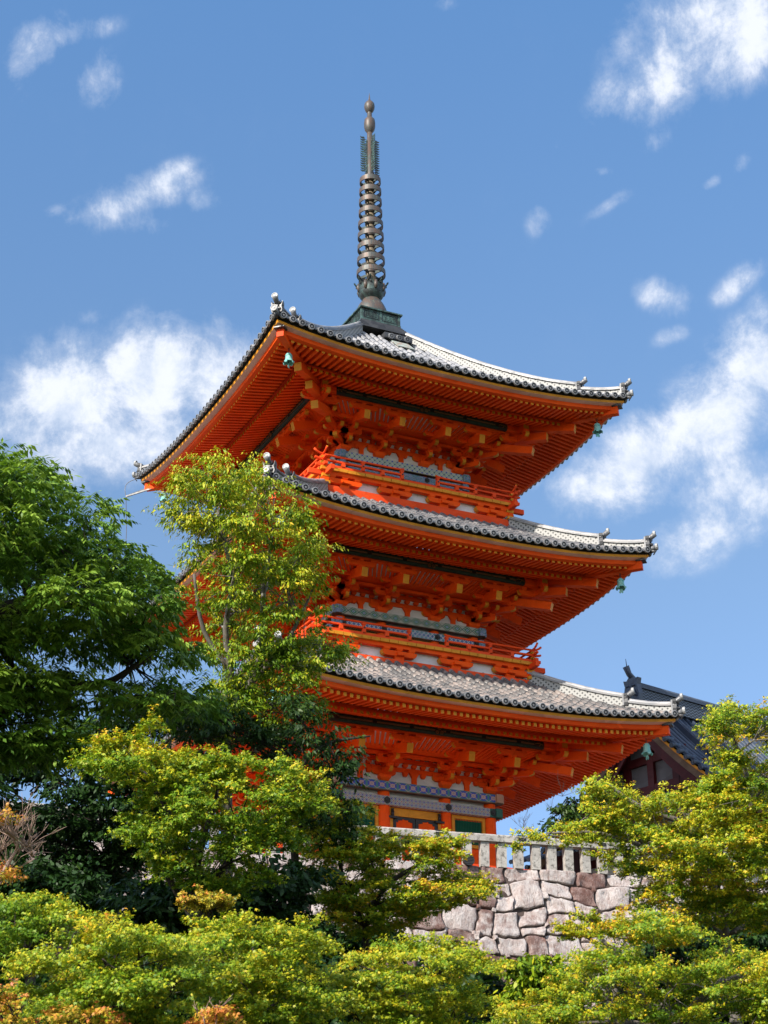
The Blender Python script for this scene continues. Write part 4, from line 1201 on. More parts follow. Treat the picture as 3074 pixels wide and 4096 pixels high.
def build_fence():
    m, nt, b = newmat('granite', .8, .3)
    co = geoco(nt)
    c = mixc(nt, maprange(nt, noise(nt, co, 2.5, 6, .7), .4, .65), (0.47, 0.44, 0.40), (0.33, 0.305, 0.28))
    c = mixc(nt, maprange(nt, noise(nt, co, 7, 7, .75), .49, .62, 0, .85), c, (0.10, 0.09, 0.08))
    c = mixc(nt, maprange(nt, noise(nt, co, 90, 2, .5), .6, .7, 0, .4), c, (0.2, 0.19, 0.18))
    nt.links.new(c, b.inputs['Base Color']); bump(nt, b, noise(nt, co, 40, 5), .4, .01)
    f = empty('stone_fence', (FA[0], FA[1], BASE_Z), math.atan2(FD[1], FD[0]))
    tag(f, 'pale granite post-and-rail fence along the top of the stone wall', 'fence')
    rng = random.Random(4)
    i = 0; s = -9.8
    while s < 15:
        mb = MB('granite'); w = .235+rng.uniform(-.01, .01)
        mb.box((0, 0, .34), (w, .2, .72), 'granite')
        mb.build('post', f, (s+rng.uniform(-.02, .02), .02+rng.uniform(-.01, .01), 0), (rng.uniform(-.015, .015), rng.uniform(-.02, .02), rng.uniform(-.05, .05)))
        s += .49; 
    s = -10.1
    while s < 15.2:
        mb = MB('granite'); L = 2.35
        z0, z1 = .66, .86
        prof = [(-.15, z0), (.13, z0), (.13, z1-.03), (.09, z1), (-.11, z1), (-.15, z1-.04)]
        mb.prism(prof, (L/2, 0, 0), (0, 1, 0), (0, 0, 1), (1, 0, 0), L-.012, 'granite')
        r = mb.build('rail', f, (s, 0, rng.uniform(-.005, .005)))
        k = MB('iron'); k.box((0, -.155, .77), (.22, .018, .09), 'iron'); k.box((0, -.05, .866), (.22, .2, .014), 'iron')
        for x in (-.08, .08): k.tube([(x, -.16, .77), (x, -.175, .77)], .018, 'iron', 6)
        k.build('clamp', r)
        s += L
    # floodlight with a ribbed face at the foot of the fence
    p = ray(1876, 3440); d = None
    t = (FA[0]*FN_[0]+FA[1]*FN_[1]+.2-(CAM[0]*FN_[0]+CAM[1]*FN_[1]))/(p[0]*FN_[0]+p[1]*FN_[1])
    q = CAM+p*t
    fl = empty('floodlight', tuple(q), math.atan2(FD[1], FD[0]))
    tag(fl, 'round black lamp with a ribbed face standing against the granite fence posts', 'lamp')
    mb = MB('iron'); mb.tube([(0, -.02, 0), (0, .16, 0)], [.15, .12], 'iron', 20); mb.build('housing', fl)
    mb = MB('iron', 'tile_dark')
    for i in range(7):
        z = -.12+.04*i; hw = math.sqrt(max(.0, .14**2-z*z)); mb.box((0, -.035, z), (2*hw, .02, .016), 'tile_dark')
    mb.tube([(.145*math.cos(t), -.03, .145*math.sin(t)) for t in np.linspace(0, 2*math.pi, 21)], .014, 'iron', 6, caps=False)
    mb.build('grille', fl)
    mb = MB('iron'); mb.bar((0, .07, -.12), (0, .07, -.26), .06, .05, 'iron', up=(1, 0, 0)); mb.build('bracket', fl)
    # red wooden fence round the pagoda
    rf = empty('wooden_fence', (0, -5.3, BASE_Z-.3), 0)
    tag(rf, 'low red wooden rail fence between the granite fence and the pagoda', 'fence')
    for x in np.arange(-6.5, 13, 1.55):
        mb = MB('vermilion_red'); mb.box((0, 0, .48), (.14, .14, .96), 'vermilion_red'); mb.build('post', rf, (x, 0, 0))
    for z, h in ((.86, .12), (.5, .16), (.18, .16)):
        mb = MB('vermilion_red'); mb.box((3, 0, z), (19.4, .08, h), 'vermilion_red'); mb.build('rail', rf)
build_fence()

def build_hall():
    A = at(2550, 2790, 67.0)
    dr = ray(11000, 4618); dr = np.array((dr[0], dr[1], 0)); dr = dr/np.linalg.norm(dr)
    an = math.atan2(dr[1], dr[0])
    root = empty('temple_hall', (A[0], A[1], BASE_Z-.3), an)
    tag(root, 'dark red temple hall with blue-grey tiled gable roof behind the right-hand maple', 'hall')
    RZ_ = A[2]-(BASE_Z-.3)
    # local: +X along the ridge away, +Y to the left gable side
    half = 6.2
    def zr(y): t = abs(y); return RZ_-.35-(1.2*t-.062*t*t)
    mb = MB('tile_hall', 'tile_dark', 'dark_red', 'ochre')
    L = 15.0
    ys = np.linspace(0, half, 14)
    for sg in (-1, 1):
        mb.grid([[(x, sg*y, zr(y)) for x in (-.3, L)] for y in ys], 'tile_hall', True, sg > 0)
        mb.grid([[(x, sg*y, zr(y)-.14) for x in (-.25, L)] for y in ys], 'dark_red', True, sg < 0)
        for i in range(int(L/.33)):
            x = -.12+.33*i
            mb.tube([(x, sg*y, zr(y)+.03) for y in ys], .085, 'tile_hall', 7)
            tile_disc(mb, (x, sg*(half+.03), zr(half)+.03), (0, sg, -.1), .095, 'tile_grey', 'tile_dark')
        # verge tiles with their discs facing the gable side
        n = 20
        for i in range(n):
            y = .3+(half-.35)*i/(n-1)
            mb.tube([(-.42, sg*y, zr(y)+.0), (.02, sg*y, zr(y)+.05)], .085, 'tile_hall', 8)
            tile_disc(mb, (-.42, sg*y, zr(y)+.0), (-1, 0, 0), .095, 'tile_hall', 'tile_dark')
    roof = mb.build('roof', root)
    rb = MB('tile_hall', 'ridge_hall')
    m, nt, b = newmat('ridge_hall', .5, .4)
    s = nd(nt, 'ShaderNodeSeparateXYZ'); nt.links.new(objco(nt), s.inputs[0])
    wv = math_n(nt, 'SINE', math_n(nt, 'MULTIPLY', s.outputs[0], 2*math.pi/.22))
    zz = math_n(nt, 'FRACT', math_n(nt, 'ADD', math_n(nt, 'MULTIPLY', s.outputs[2], 9.0), math_n(nt, 'MULTIPLY', wv, .3)))
    nt.links.new(mixc(nt, math_n(nt, 'LESS_THAN', math_n(nt, 'ABSOLUTE', math_n(nt, 'SUBTRACT', zz, .5)), .2), (0.02, 0.025, 0.035), (0.12, 0.15, 0.2)), b.inputs['Base Color'])
    rb.box((L/2, 0, RZ_+.0), (L+.1, .36, .62), 'ridge_hall')
    for i in range(3): rb.box((L/2, 0, RZ_+.34+.055*i), (L+.1, .5-.05*i, .04), 'tile_hall')
    rb.tube([(-.05, 0, RZ_+.52), (L, 0, RZ_+.52)], .1, 'tile_hall', 9)
    rb.build('ridge', roof)
    om = MB('tile_hall')
    poly = [(-.34, -.5), (.34, -.5), (.38, -.1), (.3, .25), (.36, .5), (.2, .46), (.1, .56), (-.1, .56), (-.2, .46), (-.36, .5), (-.3, .25), (-.38, -.1)]
    om.prism(poly, (0, 0, 0), (0, 1, 0), (0, 0, 1), (-1, 0, 0), .22, 'tile_hall')
    for y in (-.14, .14): om.lathe([(.0, .06), (.06, .05), (.08, 0)], 'tile_hall', 8, (-.12, y, .2)); om.tube([(-.1, y, .0), (-.2, y*1.3, -.1), (-.12, y*2, -.2)], [.07, .06, .03], 'tile_hall', 7)
    om.tube([(-.05, 0, .02), (-.25, 0, .02)], .12, 'tile_hall', 10)
    om.tube([(.1, 0, .5), (-.15, 0, .68), (-.3, 0, .95)], [.12, .11, .13], 'tile_hall', 10)
    om.tube([(-.24, 0, .9), (-.28, 0, 1.25)], [.02, .01], 'tile_hall', 5)
    for i in range(3): om.tube([(-.3, y_, -.5) for y_ in (-.3+.3*i-.001, -.3+.3*i+.001)], .1, 'tile_hall', 8)
    om.build('ridge_end_tile', roof, (-.2, 0, RZ_+.15))
    # descending ridge on the right slope
    dm = MB('tile_hall')
    for sg in (-1, 1):
        P = [(1.3, sg*y, zr(y)+.16) for y in ys[1:11]]
        for p, q in zip(P[:-1], P[1:]): dm.bar(p, q, .3, .34, 'tile_hall')
        dm.tube([(p[0], p[1], p[2]+.22) for p in P], .09, 'tile_hall', 8)
    dm.build('descending_ridge', roof)
    bb = MB('dark_red', 'ochre', 'wood_brown')
    for sg in (-1, 1):
        for y0, y1 in zip(ys[:-1], ys[1:]):
            for (d0, d1, xx, mt) in ((.1, .2, -.32, 'ochre'), (.2, .52, -.29, 'wood_brown'), (.56, .72, -.2, 'dark_red'), (.72, 1.05, -.1, 'dark_red')):
                q = [(xx-.04, sg*y0, zr(y0)-d1), (xx+.04, sg*y0, zr(y0)-d1), (xx+.04, sg*y1, zr(y1)-d1), (xx-.04, sg*y1, zr(y1)-d1), (xx-.04, sg*y0, zr(y0)-d0), (xx+.04, sg*y0, zr(y0)-d0), (xx+.04, sg*y1, zr(y1)-d0), (xx-.04, sg*y1, zr(y1)-d0)]
                bb.hexa(q, mt)
    bb.build('bargeboard', root)
    gm = MB('shaded_plaster', 'dark_red')
    paint('shaded_plaster', (0.18, 0.178, 0.19), (0.14, 0.138, 0.15), .9, 1.5)  # plaster darkened: the pagoda's shade on the gable is put into its colour
    W = 4.6
    zt = zr(0)-.4; zb_ = zr(W)-.2
    gm.prism([(-W, zb_), (W, zb_), (0, zt)], (.6, 0, 0), (0, 1, 0), (0, 0, 1), (1, 0, 0), .1, 'shaded_plaster')
    for z, h in ((zb_+.2, .4), (zb_+1.35, .34), (zb_+2.5, .3)):
        hw = W*(1-(z-zb_)/(zt-zb_)); gm.box((.5, 0, z), (.16, 2*hw, h), 'dark_red')
    for y in (-2.4, -1.2, 0, 1.2, 2.4):
        hz = zb_+(zt-zb_)*(1-abs(y)/W); gm.box((.48, y, (zb_+hz)/2), (.14, .3, hz-zb_), 'dark_red')
    gm.build('gable_wall', root)
    pr_ = MB('tile_hall', 'dark_red')
    pr_.grid([[(.5-1.6*t, y, zb_-.05-.75*t+.15*t*t+.25*(abs(y)/6)**3) for y in np.linspace(-6, 6, 17)] for t in (0, .5, 1)], 'tile_hall', True)
    for i in range(38):
        y = -5.9+.32*i; pr_.tube([(.5-1.65*t, y, zb_-.02-.75*t+.15*t*t+.25*(abs(y)/6)**3) for t in (0, .5, 1)], .085, 'tile_hall', 7)
    pr_.build('pent_roof', root)
    wl = MB('plaster', 'dark_red')
    wl.box((L/2+.8, 0, (zb_-.2)/2), (L-1, 2*W-.4, zb_-.2), 'plaster')
    for z in (.3, zb_*.45, zb_-.5): wl.box((L/2+.8, 0, z), (L-.9, 2*W-.3, .3), 'dark_red')
    wl.build('wall', root)
    for y in np.linspace(-W+.2, W-.2, 5):
        c_ = MB('dark_red'); c_.tube([(0, 0, 0), (0, 0, zb_-.2)], .2, 'dark_red', 12); c_.build('column', root, (1.2, y, 0))
build_hall()

# lightning-conductor bracket on the left eave corner and its thin cable
mb = MB('tile_grey')
q0 = np.array((-STO[2]['a']+.3, STO[2]['a']-.3, BASE_Z+STO[2]['E']-.33))
tip = CAM+ray(505, 1986)*np.dot(q0-CAM, FW)
tl = tip-np.array((0, 0, BASE_Z))
for dz, dy in ((.06, .12), (-.08, -.1)):
    mb.bar(q0-np.array((0, 0, BASE_Z))+np.array((0, dy, dz)), tl, .05, .05, 'tile_grey')
mb.build('cable_bracket', pagoda)
mb = MB('tile_grey')
e0 = np.array((-STO[2]['a']-.1, STO[2]['a']+.1, BASE_Z+STO[2]['E']+.1))
arc = [e0+(tip-e0)*t+np.array((-.18, .1, .12))*math.sin(math.pi*t) for t in np.linspace(0, 1, 9)]
low = CAM+ray(507, 2125)*np.dot(q0-CAM, FW)
mb.tube(arc+[tip+(low-tip)*.5, low, low-np.array((0, 0, 14.0))], .013, 'tile_grey', 5)
tag(mb.build('conductor_cable'), 'thin grey cable hanging down from the left-hand corner of the topmost roof', 'cable')

# ------------------------------------------------------------------ trees
KO = PW/1660.0
PER = 1.75
SUNV = np.array(SUN_DIR)
NR = np.random.default_rng(7)

def leafmat(name, ramp, trans=0.22, rough=0.5, spec=0.35):
    m, nt, b = newmat(name, rough, spec)
    at_ = nd(nt, 'ShaderNodeAttribute'); at_.attribute_name = 'tint'
    cr = nd(nt, 'ShaderNodeValToRGB'); nt.links.new(at_.outputs['Fac'], cr.inputs[0])
    els = cr.color_ramp.elements
    while len(els) < len(ramp): els.new(.5)
    for e, (p, c) in zip(els, ramp): e.position = p; e.color = (*c, 1)
    nt.links.new(cr.outputs[0], b.inputs['Base Color'])
    tr = nd(nt, 'ShaderNodeBsdfTranslucent')
    tc = mixc(nt, 1.0, cr.outputs[0], (1.0, 1.0, .55), 'MULTIPLY')
    nt.links.new(tc, tr.inputs[0])
    mx = nd(nt, 'ShaderNodeMixShader'); mx.inputs[0].default_value = trans
    nt.links.new(b.outputs[0], mx.inputs[1]); nt.links.new(tr.outputs[0], mx.inputs[2])
    nt.links.new(mx.outputs[0], nt.nodes['Material Output'].inputs[0])
GM = 1.0
leafmat('leaf_maple', [(0, (0.055, 0.15, 0.006)), (.35, (0.17, 0.29, 0.009)), (.62, (0.47, 0.46, 0.013)), (.84, (0.70, 0.46, 0.016)), (1, (0.72, 0.28, 0.03))])
leafmat('leaf_orange', [(0, (0.20, 0.24, 0.015)), (.35, (0.50, 0.38, 0.02)), (.7, (0.68, 0.30, 0.05)), (1, (0.6, 0.17, 0.06))])
leafmat('leaf_cherry', [(0, (0.045, 0.12, 0.006)), (.4, (0.20, 0.31, 0.010)), (.7, (0.50, 0.50, 0.018)), (1, (0.68, 0.45, 0.03))], .22, .5, .3)
leafmat('leaf_compound', [(0, (0.04, 0.11, 0.010)), (.5, (0.10, 0.205, 0.018)), (1, (0.30, 0.44, 0.06))], .3, .45, .4)
leafmat('leaf_dark', [(0, (0.012, 0.04, 0.006)), (.6, (0.025, 0.07, 0.010)), (1, (0.06, 0.11, 0.014))], .2, .5, .3)  # dark evergreen green; deep shade of the undergrowth is put in too
def barkmat(name, c1, c2, c3):
    m, nt, b = newmat(name, .85, .2)
    co = geoco(nt)
    c = mixc(nt, maprange(nt, noise(nt, co, 6, 5, .65), .4, .65), c1, c2)
    c = mixc(nt, maprange(nt, noise(nt, co, 3, 6, .7), .56, .66), c, c3)
    nt.links.new(c, b.inputs['Base Color']); bump(nt, b, noise(nt, stretch(nt, co, (30, 30, 8)), 1, 4), .5, .02)
barkmat('bark_dark', (0.045, 0.035, 0.028), (0.03, 0.024, 0.02), (0.09, 0.1, 0.07))
barkmat('bark_grey', (0.17, 0.15, 0.13), (0.10, 0.085, 0.07), (0.3, 0.29, 0.26))
barkmat('twig_pale', (0.36, 0.25, 0.2), (0.27, 0.18, 0.14), (0.42, 0.33, 0.27))

def star(n_t):
    if n_t == 5:
        tips = [(90, 1.0), (45, .88), (135, .88), (0, .62), (180, .62)]
        tips.sort()
        pts = []
        for i, (a, r) in enumerate(tips):
            pts.append((r*math.cos(math.radians(a)), r*math.sin(math.radians(a))))
            if i < 4:
                am = (a+tips[i+1][0])/2; pts.append((.33*math.cos(math.radians(am)), .33*math.sin(math.radians(am))))
        pts.append((0, -.18))
    else:
        pts = [(.8, .12), (.26, .3), (0, 1.0), (-.26, .3), (-.8, .12), (0, -.18)]
    t = np.array([(x*.5, y*.5, -.18*abs(x)) for x, y in pts])
    return t
TPL = {'maple5': star(5), 'maple3': star(3),
       'oval': np.array([(0, 0, 0), (.19, .38, -.03), (.0, 1.0, -.16), (-.19, .38, -.03)]),
       'broad': np.array([(0, 0, 0), (.2, .25, -.03), (.2, .65, -.06), (0, 1.0, -.12), (-.2, .65, -.06), (-.2, .25, -.03)])}

def norm(v): return v/(np.linalg.norm(v, axis=-1, keepdims=True)+1e-9)

def scatter(P, N, size, kind, droop):
    # leaf polygons at P facing N; the tip points along droop projected on the leaf plane
    n = len(P); T = TPL[kind]; K = len(T)
    y = droop+NR.normal(0, .45, (n, 3))
    y = norm(y-N*np.sum(y*N, 1, keepdims=True)); x = np.cross(y, N)
    s = (size*NR.uniform(.5, 1.4, n))[:, None, None]
    V = P[:, None, :]+s*(T[None, :, 0:1]*x[:, None, :]+T[None, :, 1:2]*y[:, None, :]+T[None, :, 2:3]*N[:, None, :])
    return V.reshape(-1, 3), K

def inpoly(p, poly):
    x, y = p; c = False; n = len(poly)
    for i in range(n):
        x0, y0 = poly[i]; x1, y1 = poly[i-1]
        if (y0 > y) != (y1 > y) and x < (x1-x0)*(y-y0)/(y1-y0)+x0: c = not c
    return c
def polydist(p, poly):
    d = 1e9
    for i in range(len(poly)):
        a = np.array(poly[i-1], float); b = np.array(poly[i], float); ab = b-a
        t = np.clip(np.dot(np.array(p)-a, ab)/(ab@ab+1e-9), 0, 1); d = min(d, np.linalg.norm(a+ab*t-p))
    return d

def pads_in(poly, depth, thick, r, dens, rng, inset=.55, sep=.40):
    # clump centres filling the crown's volume: an outline given a depth, a width and a rounded thickness
    pm = FPX/KO/depth
    xs = [p[0] for p in poly]; ys = [p[1] for p in poly]
    area = 0
    for i in range(len(poly)): area += poly[i-1][0]*poly[i][1]-poly[i][0]*poly[i-1][1]
    area = abs(area)/2/pm**2
    want = int(dens*1.7*area/(math.pi*r*r*.6))+3
    out = []; tries = 0
    while len(out) < want and tries < want*60:
        tries += 1
        p = (rng.uniform(min(xs), max(xs)), rng.uniform(min(ys), max(ys)))
        if not inpoly(p, poly): continue
        dist = polydist(p, poly)/pm
        if dist < r*inset*rng.uniform(.5, 1.1): continue
        tk = thick*math.sqrt(min(1, dist/thick*1.6))
        off = rng.choice((-1, 1))*tk*rng.uniform(.15, 1)**.7
        q = at(p[0]*KO, p[1]*KO, depth+off)
        if any(np.linalg.norm(q-o) < r*sep for o in out[-60:]): continue
        out.append(q)
    return out

def wood(stems, pads, base, matn, r0, rng, limbs=7, fork=None, twig=.012):
    mb = MB(matn)
    pads = np.array(pads)
    joints = []
    for st in stems:
        P = [np.array(p) for p, r in st]; R = [r for p, r in st]
        # smooth the path
        Q, RR = [], []
        for i in range(len(P)-1):
            for t in np.linspace(0, 1, 5)[:-1]:
                p0 = P[max(i-1, 0)]; p1 = P[i]; p2 = P[i+1]; p3 = P[min(i+2, len(P)-1)]
                Q.append(.5*((2*p1)+(p2-p0)*t+(2*p0-5*p1+4*p2-p3)*t*t+(3*p1-p0-3*p2+p3)*t**3)); RR.append(R[i]*(1-t)+R[i+1]*t)
        Q.append(P[-1]); RR.append(R[-1])
        mb.tube(Q, RR, matn, 9)
        joints += [(q, r) for q, r in zip(Q[len(Q)//3:], RR[len(Q)//3:])]
    if len(pads):
        # limbs to clusters of clumps, then twigs to every clump
        k = min(limbs, len(pads)); cen = pads[rng.sample(range(len(pads)), k)]
        for _ in range(6):
            lab = np.argmin(((pads[:, None]-cen[None])**2).sum(-1), 1)
            cen = np.array([pads[lab == i].mean(0) if (lab == i).any() else cen[i] for i in range(k)])
        for i in range(k):
            if not (lab == i).any(): continue
            c = cen[i]
            J = np.array([j[0] for j in joints]); cost = np.linalg.norm(J-c, axis=1)+np.maximum(0, J[:, 2]-c[2]+.3)*2
            b = int(np.argmin(cost)); a, ra = joints[b]
            mid = (a+c)/2+np.array((rng.uniform(-.2, .2), rng.uniform(-.2, .2), .12*np.linalg.norm(c-a)))
            pts = [(1-t)**2*a+2*t*(1-t)*mid+t*t*c for t in np.linspace(0, 1, 7)]
            ra = min(ra*.6, .012+.014*np.linalg.norm(c-a)); mb.tube(pts, list(np.linspace(ra, ra*.4, 7)), matn, 6)
            for p in pads[lab == i]:
                s = pts[rng.randint(2, 6)]
                m2 = (s+p)/2+np.array((rng.uniform(-.12, .12), rng.uniform(-.12, .12), rng.uniform(-.02, .15)))
                mb.tube([s, m2, p], [max(twig*1.5, ra*.35), twig, twig*.5], matn, 5)
    return mb

def crown_leaves(pads, r, per, size, kind, mat, flat=.55, tint0=.35, tintv=.25, top=.25, droopy=.6, jit=.68, name='crown', rise=0.0):
    zz = np.array([p[2] for p in pads]); z0, zr_ = zz.mean(), max(.5, np.ptp(zz)/2)
    Vs, T = [], []; K = len(TPL[kind])
    for p in pads:
        rr = r*NR.uniform(.65, 1.25); n = int(per*PER*(rr/r)**2*NR.uniform(.8, 1.2))
        # sprays: leaves strung along shoots that fan out of the clump and droop at their ends
        m = 10
        ax = NR.normal(0, 1, (m, 3)); ax[:, 2] = np.abs(ax[:, 2])*.75-.12; ax = norm(ax)*NR.uniform(.55, 1.5, (m, 1))
        w = NR.integers(0, m, n); t = NR.uniform(.12, 1, n)**.75
        d = ax[w]*t[:, None]
        P = d*rr*np.array((1, 1, flat*1.25)); P[:, 2] -= .22*rr*t*t
        P = p+P+NR.normal(0, .115*rr, (n, 3))*np.array((1, 1, .55))
        d = norm(d+NR.normal(0, .2, (n, 3)))
        rad = rr*t
        N = norm(d*.6+np.array((0, 0, .5))+SUNV*.5+NR.normal(0, jit, (n, 3)))
        out = d.copy(); out[:, 2] = -droopy
        V, _ = scatter(P, N, size, kind, out)
        Vs.append(V)
        tb = tint0+NR.normal(0, tintv*.3)+rise*(p[2]-z0)/zr_
        T.append(np.clip(tb+NR.normal(0, tintv*.5, n)+top*(t-.5)*(.4+d[:, 2]), 0, 1))
    V = np.concatenate(Vs); T = np.concatenate(T)
    F = np.arange(len(V)).reshape(-1, K)
    return fast_mesh(name, V, F, K, [mat], T)

def crown_compound(pads, r, per, size, mat):
    Vs, T = [], []
    for p in pads:
        rr = r*NR.uniform(.7, 1.25); n = int(per*PER*(rr/r)**2)
        d = norm(NR.normal(0, 1, (n, 3))); d[:, 2] = np.abs(d[:, 2])*NR.choice([1, 1, 1, -.5], n)
        P = p+d*rr*NR.uniform(.6, 1.05, (n, 1))*np.array((1, 1, .6))
        rach = norm(d*np.array((1, 1, .2))+NR.normal(0, .35, (n, 3))+np.array((0, 0, .15)))
        side = norm(np.cross(rach, np.array((0, 0, 1.))))
        L = size*NR.uniform(.8, 1.2, n)
        tb = NR.uniform(.25, .75)
        tl = np.clip(tb+NR.normal(0, .18, n)+.2*d[:, 2], 0, 1)
        for j in range(6):
            t = .15+.85*j/5
            for sg in ((-1, 1) if j < 5 else (0,)):
                pos = P+rach*(L*t)[:, None]+np.array((0, 0, -1.))*(.35*L*t*t)[:, None]
                dr = norm(side*sg*.8+rach*(.35 if sg else 1)+np.array((0, 0, -.55))+NR.normal(0, .12, (n, 3)))
                nn = norm(np.array((0, 0, .7))+SUNV*.5+side*sg*.5+NR.normal(0, .2, (n, 3)))
                V, K = scatter(pos, norm(nn-dr*np.sum(nn*dr, 1, keepdims=True)), size*.42, 'oval', dr*4)
                Vs.append(V); T.append(tl)
    V = np.concatenate(Vs); F = np.arange(len(V)).reshape(-1, 4)
    return fast_mesh('crown', V, F, 4, [mat], np.concatenate(T))

def px(u, v, d): return at(u*KO, v*KO, d)
def tree(name, label, cat, polys, depth, thick, r, dens, per, size, kind, mat, bark, base_u, stems=(), r0=.1, seed=1, limbs=7, group=None, compound=False, twig=.012, trunkname='trunk', extra=None, sep=.40, inset=.55, **kw):
    rng = random.Random(seed)
    pads = []
    for poly in polys: pads += pads_in(poly, depth, thick, r, dens, rng, inset=inset, sep=sep)
    A = np.array(pads)
    b = px(base_u, 2300, depth); bz = float(groundz(np.array(b[0]), np.array(b[1])))
    base = np.array((b[0], b[1], bz-.2))
    root = empty(name, tuple(base))
    tag(root, label, cat, group)
    st = []
    for s in stems:
        st.append([((px(*q[:2], depth+(q[3] if len(q) > 3 else 0))), q[2]) for q in s])
    if not st:
        c = A.mean(0); zlo = np.percentile(A[:, 2], 10)
        top = np.array((c[0], c[1], zlo*.35+c[2]*.65))
        st = [[(base, r0*1.25), (base*.55+top*.45+np.array((.15, .1, 0)), r0), (top, r0*.6)]]
    else:
        st = [[(base, r0*1.3)]+st[0]]+st[1:]
    wd = wood(st, A, base, bark, r0, rng, limbs, twig=twig)
    if extra: extra(wd)
    o = wd.build(trunkname, root); o.location = tuple(-base)
    me = crown_compound(pads, r, per, size, mat) if compound else crown_leaves(pads, r, per, size, kind, mat, **kw)
    o = place('crown', me, root, tuple(-base))
    return root

# big tree with drooping compound leaves, left
tree('broadleaf_tree', 'big deep green tree with drooping feathery leaves and black limbs at the left edge', 'tree',
     [[(-160, 950), (40, 975), (130, 1040), (225, 1085), (240, 1130), (270, 1165), (325, 1215), (360, 1285), (385, 1345), (400, 1420), (380, 1470), (300, 1450), (200, 1430), (-160, 1470), (-300, 1400), (-300, 1000)],
      [(-160, 1560), (60, 1590), (150, 1570), (200, 1600), (150, 1650), (-160, 1680)], [(-160, 1430), (100, 1440), (220, 1450), (330, 1480), (440, 1460), (450, 1540), (380, 1580), (300, 1570), (200, 1560), (100, 1580), (-160, 1600)]],
     32, 2.6, .5, 2.2, 24, .33, 'oval', 'leaf_compound', 'bark_dark', -190, compound=True, seed=3, limbs=16, r0=.3, twig=.012,
     stems=[[(-150, 1700, .3), (-120, 1480, .26), (-20, 1345, .2), (70, 1303, .15), (165, 1300, .11), (240, 1325, .07), (300, 1310, .04)],
            [(-130, 1590, .2), (-20, 1540, .15), (60, 1505, .12), (150, 1482, .09), (230, 1475, .065), (290, 1440, .045), (330, 1420, .03)],
            [(70, 1303, .1), (50, 1240, .07), (60, 1160, .05), (50, 1080, .03)], [(165, 1300, .08), (200, 1240, .05), (240, 1180, .03)], [(-20, 1345, .1), (20, 1430, .06), (60, 1470, .05), (80, 1560, .04)]])
# airy cherry with light stems
tree('cherry_tree', 'slender yellow-green tree with pale stems in front of the pagoda\'s left side', 'tree',
     [[(340, 1100), (350, 1050), (395, 1000), (450, 965), (480, 962), (510, 990), (545, 975), (600, 1010), (640, 1045), (690, 1090), (725, 1120), (700, 1150), (745, 1170), (720, 1210), (700, 1250), (715, 1290), (700, 1340), (720, 1390), (680, 1420), (620, 1430), (600, 1500), (560, 1560), (500, 1560), (450, 1500), (410, 1400), (385, 1290), (385, 1200), (365, 1150)],
      [(690, 1380), (770, 1400), (765, 1430), (690, 1450)],
      [(560, 1400), (690, 1350), (725, 1400), (705, 1470), (700, 1560), (650, 1600), (520, 1620), (440, 1600), (420, 1500)]],
     37, 1.7, .42, 2.5, 140, .095, 'oval', 'leaf_cherry', 'bark_grey', 495, seed=5, limbs=22, r0=.11, twig=.008, flat=.8, tint0=.40, tintv=.32, top=.3, rise=.15, droopy=1.4, jit=.5,
     stems=[[(490, 1680, .12), (487, 1540, .10), (498, 1450, .085), (488, 1360, .06), (500, 1250, .05), (470, 1100, .03)], [(487, 1560, .1), (540, 1480, .08), (565, 1400, .065), (570, 1280, .05), (590, 1150, .025)],
            [(540, 1480, .06), (610, 1400, .05), (650, 1330, .03), (690, 1240, .02)], [(498, 1450, .06), (440, 1360, .045), (420, 1240, .03)]])
# dark glossy tree low in front of the pagoda
tree('evergreen_tree', 'dark glossy-leaved tree whose thin branches reach across the pagoda\'s lowest eave', 'tree',
     [[(560, 1600), (620, 1570), (690, 1530), (720, 1560), (760, 1600), (835, 1580), (840, 1600), (780, 1640), (760, 1700), (790, 1760), (770, 1830), (680, 1850), (600, 1800), (560, 1700)],
      [(330, 1530), (390, 1470), (480, 1520), (560, 1545), (640, 1470), (690, 1500), (680, 1550), (580, 1630), (470, 1660), (360, 1600)]],
     35.5, 1.3, .38, 1.9, 95, .11, 'oval', 'leaf_dark', 'bark_dark', 640, seed=9, limbs=14, r0=.13, twig=.009, flat=.8, tint0=.5, tintv=.5, top=.3, droopy=.8, jit=.6,
     stems=[[(640, 1900, .08), (625, 1780, .065), (640, 1680, .05), (700, 1610, .04), (800, 1590, .015)], [(625, 1780, .06), (700, 1720, .04), (760, 1660, .015)]])
# dark mass behind; its shade is put into the leaf colour
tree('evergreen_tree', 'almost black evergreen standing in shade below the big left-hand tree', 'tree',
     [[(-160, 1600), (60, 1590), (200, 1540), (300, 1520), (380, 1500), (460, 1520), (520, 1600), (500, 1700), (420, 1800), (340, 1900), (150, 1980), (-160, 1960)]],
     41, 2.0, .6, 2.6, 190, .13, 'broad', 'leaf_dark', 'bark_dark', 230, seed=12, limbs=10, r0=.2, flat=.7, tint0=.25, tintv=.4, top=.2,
     stems=[[(235, 2100, .11), (240, 1900, .09), (225, 1780, .06)], [(240, 1930, .1), (320, 1840, .08), (330, 1760, .05)]])
